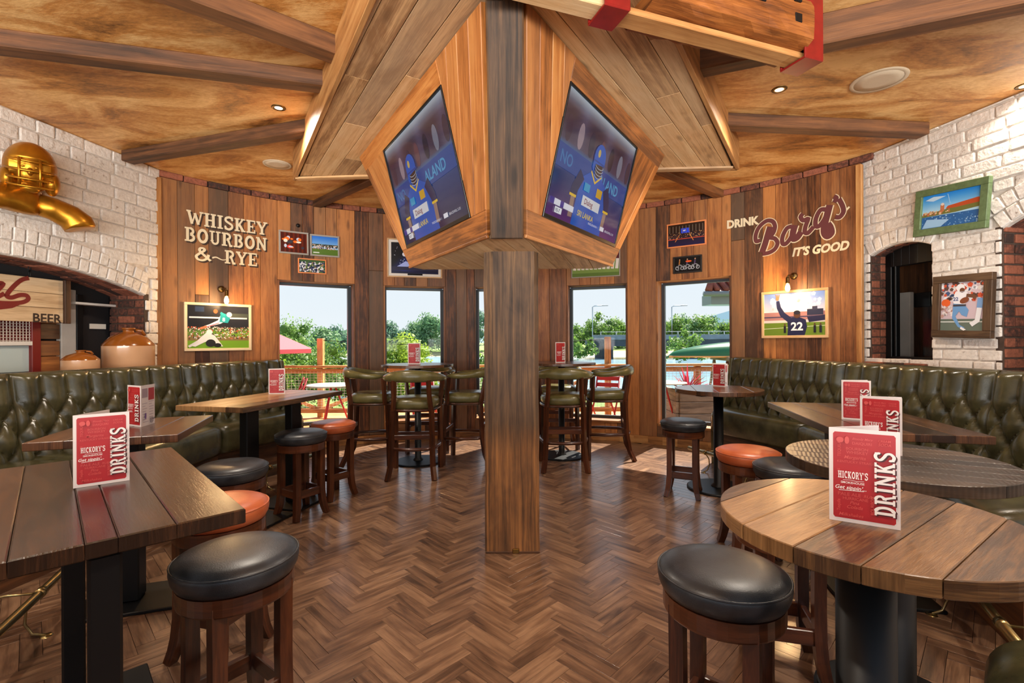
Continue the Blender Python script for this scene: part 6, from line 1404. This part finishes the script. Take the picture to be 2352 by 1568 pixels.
folding_chair(1.55, 8.2, 150, 'red slatted terrace chair seen through the right high-table window'); folding_chair(-1.55, 8.5, 200, 'red slatted terrace chair seen behind the left high table'); folding_chair(-3.7, 8.0, 120, 'red slatted terrace chair under the parasol')
# planter with red cordyline
pl_ = thing('planter', 'grey sleeper planter outside the right window', 'planter', (3.5, 8.6, -0.12))
for k in range(3): MB().cbox(1.5, 0.06, 0.2, 0.008, T(0.1, -0.35, 0.1+0.205*k)).build('sleeper', 'grey_wood', pl_); MB().cbox(0.06, 0.7, 0.2, 0.008, T(-0.68, 0, 0.1+0.205*k)).build('sleeper', 'grey_wood', pl_)
MB().cbox(1.4, 0.62, 0.5, 0.01, T(0.1, 0.0, 0.27)).build('soil', 'trunk', pl_)
co = thing('cordyline', 'spiky red cordyline plant in the planter', 'plant', (3.08, 8.5, 0.40)); q = random.Random(4)
lf_ = MB()
for k in range(26):
    a = q.uniform(0, 6.28); el = q.uniform(.35, 1.4); L_ = q.uniform(.38, .55); d = Vector((math.cos(a)*math.cos(el), math.sin(a)*math.cos(el), math.sin(el))); s_ = Vector((-math.sin(a), math.cos(a), 0))*.018
    b = Vector((0, 0, .05)); md = b+d*L_*.5; tp = b+d*L_+Vector((0, 0, -.05*math.cos(el))); m_ = MB(); m_.add([b-s_*.6, b+s_*.6, md+s_, tp, md-s_], [[0, 1, 2, 3, 4]]); m_.build('leaf', 'leaf_red', co)
MB().tube([(0, 0, 0), (0, 0, .12)], .03, 8).build('stem', 'trunk', co)
# canoe on trestles
cn = thing('canoe', 'upturned glossy green canoe on trestles outside the right window', 'canoe', (5.55, 11.0, 0.0)); m = MB(); vs = []; fs = []; NL, NR = 28, 14
for i in range(NL+1):
    f = i/NL; w_ = 0.42*math.sin(math.pi*f)**0.6+0.004; hh = 0.34*math.sin(math.pi*f)**0.45+0.01
    for j in range(NR+1): a = math.pi*j/NR; vs.append((-2.05+4.1*f, w_*math.cos(a), 1.0-0.06*(1-math.sin(math.pi*f))+hh*math.sin(a)*0.9))
for i in range(NL):
    for j in range(NR): k = i*(NR+1)+j; fs.append([k, k+1, k+NR+2, k+NR+1])
m.add(vs, fs, None, 0, (1, 1, 1), None, True); m.build('hull', 'canoe_green', cn)
MB().tube([(-2.0+4.0*i/20, 0.42*math.sin(math.pi*(i+.3)/20.6)**.6, 0.97) for i in range(21)], .018, 6).build('gunwale', 'deck_wood', cn); MB().tube([(-2.0+4.0*i/20, -0.42*math.sin(math.pi*(i+.3)/20.6)**.6, 0.97) for i in range(21)], .018, 6).build('gunwale', 'deck_wood', cn)
for k, x in enumerate((4.75, 6.4)):
    tr_s = thing('trestle', 'pale timber trestle under the %s end of the canoe' % ('near' if k == 0 else 'far'), 'trestle', (x, 11.0, -0.5), 0, 'trestles carrying the canoe')
    MB().cbox(0.08, 1.0, 0.08, .004, T(0, 0, 1.42)).build('bar', 'grey_wood', tr_s)
    for s_ in (-1, 1): MB().tube([(-.2, s_*.4, 0), (0, s_*.36, 1.4)], .03, 4, smooth=False).build('leg', 'grey_wood', tr_s); MB().tube([(.2, s_*.4, 0), (0, s_*.36, 1.4)], .03, 4, smooth=False).build('leg', 'grey_wood', tr_s)
# neighbouring red-tiled roof
rf = thing('outbuilding', 'corner of a red tiled roof with grey gutter beyond the right window', 'building', (7.6, 14.0, -0.5)); RM = Matrix.Translation((-7.6, -14.0, 0.5))
MB().cbox(3.8, 0.7, 0.30, .01, RM @ T(7.66, 14.3, 2.52)).build('fascia', 'gutter', rf); MB().tube([RM @ Vector((5.48, 13.8, 2.66)), RM @ Vector((9.6, 13.8, 2.70))], .075, 10).build('gutter', 'gutter', rf)
rv = [(5.62, 13.85, 2.74), (9.6, 13.85, 2.78), (9.6, 15.8, 3.9), (6.75, 15.8, 3.9)]; rv = [tuple(RM @ Vector(v)) for v in rv]
m = MB(); m.add(rv+[(x, y, z-.06) for x, y, z in rv], [[0, 1, 2, 3], [7, 6, 5, 4], [0, 4, 5, 1], [3, 2, 6, 7], [0, 3, 7, 4], [1, 5, 6, 2]]); m.build('roof_slope', 'roof_tile', rf)
for k in range(14):
    x0 = 5.62+.26*k; f0 = 1.13 if k == 0 else 0.0
    MB().tube([RM @ Vector((x0, 13.80, 2.77)), RM @ Vector((x0+(1.13 if k == 0 else 0.12), 15.8, 3.93))], .075 if k else .10, 8).build('roll_tile', 'roof_tile', rf)
for x in (7.6, 9.3): MB().cbox(.2, .2, 2.9, .01, RM @ T(x, 14.4, 0.95)).build('post', 'grey_wood', rf)
# road bridge with lamp posts
br = thing('road_bridge', 'low concrete road bridge crossing the river in front of the trees', 'bridge', (30, 66, -1.0)); B_ = Matrix.Translation((-30, -66, 1.0))
MB().cbox(62, 7, 0.85, .02, B_ @ T(41.5, 66, 1.05)).build('deck', 'concrete_dark', br); MB().cbox(62, .3, 0.62, .02, B_ @ T(41.5, 62.6, 1.80)).build('parapet', 'concrete', br)
for x in (12.5, 24, 40, 56): MB().cbox(1.4, 6, 2.2, .05, B_ @ T(x, 66, -.1)).build('pier', 'concrete_dark', br)
for k in range(30): MB().cbox(.12, .12, .5, .01, B_ @ T(11.5+2*k, 62.6, 2.3)).build('rail_post', 'steel', br)
MB().cbox(60, .06, .06, .01, B_ @ T(41.5, 62.6, 2.5)).build('guard_rail', 'steel', br)
for k, px in enumerate((1361, 1543)):
    p = on_y(px, 705, 64); lp = thing('lamp_post', 'thin grey lamp post on the bridge, %s one' % ('left' if k == 0 else 'right'), 'lamp post', (p.x, 64, 1.4), 0, 'lamp posts on the bridge'); MB().tube([(0, 0, 0), (0, 0, p.z-1.4), (.3, 0, p.z-1.25), (1.6, 0, p.z-1.2)], .07, 6).build('pole', 'steel', lp); MB().cbox(.7, .25, .12, .02, T(1.7, 0, p.z-1.2)).build('lantern', 'steel', lp)
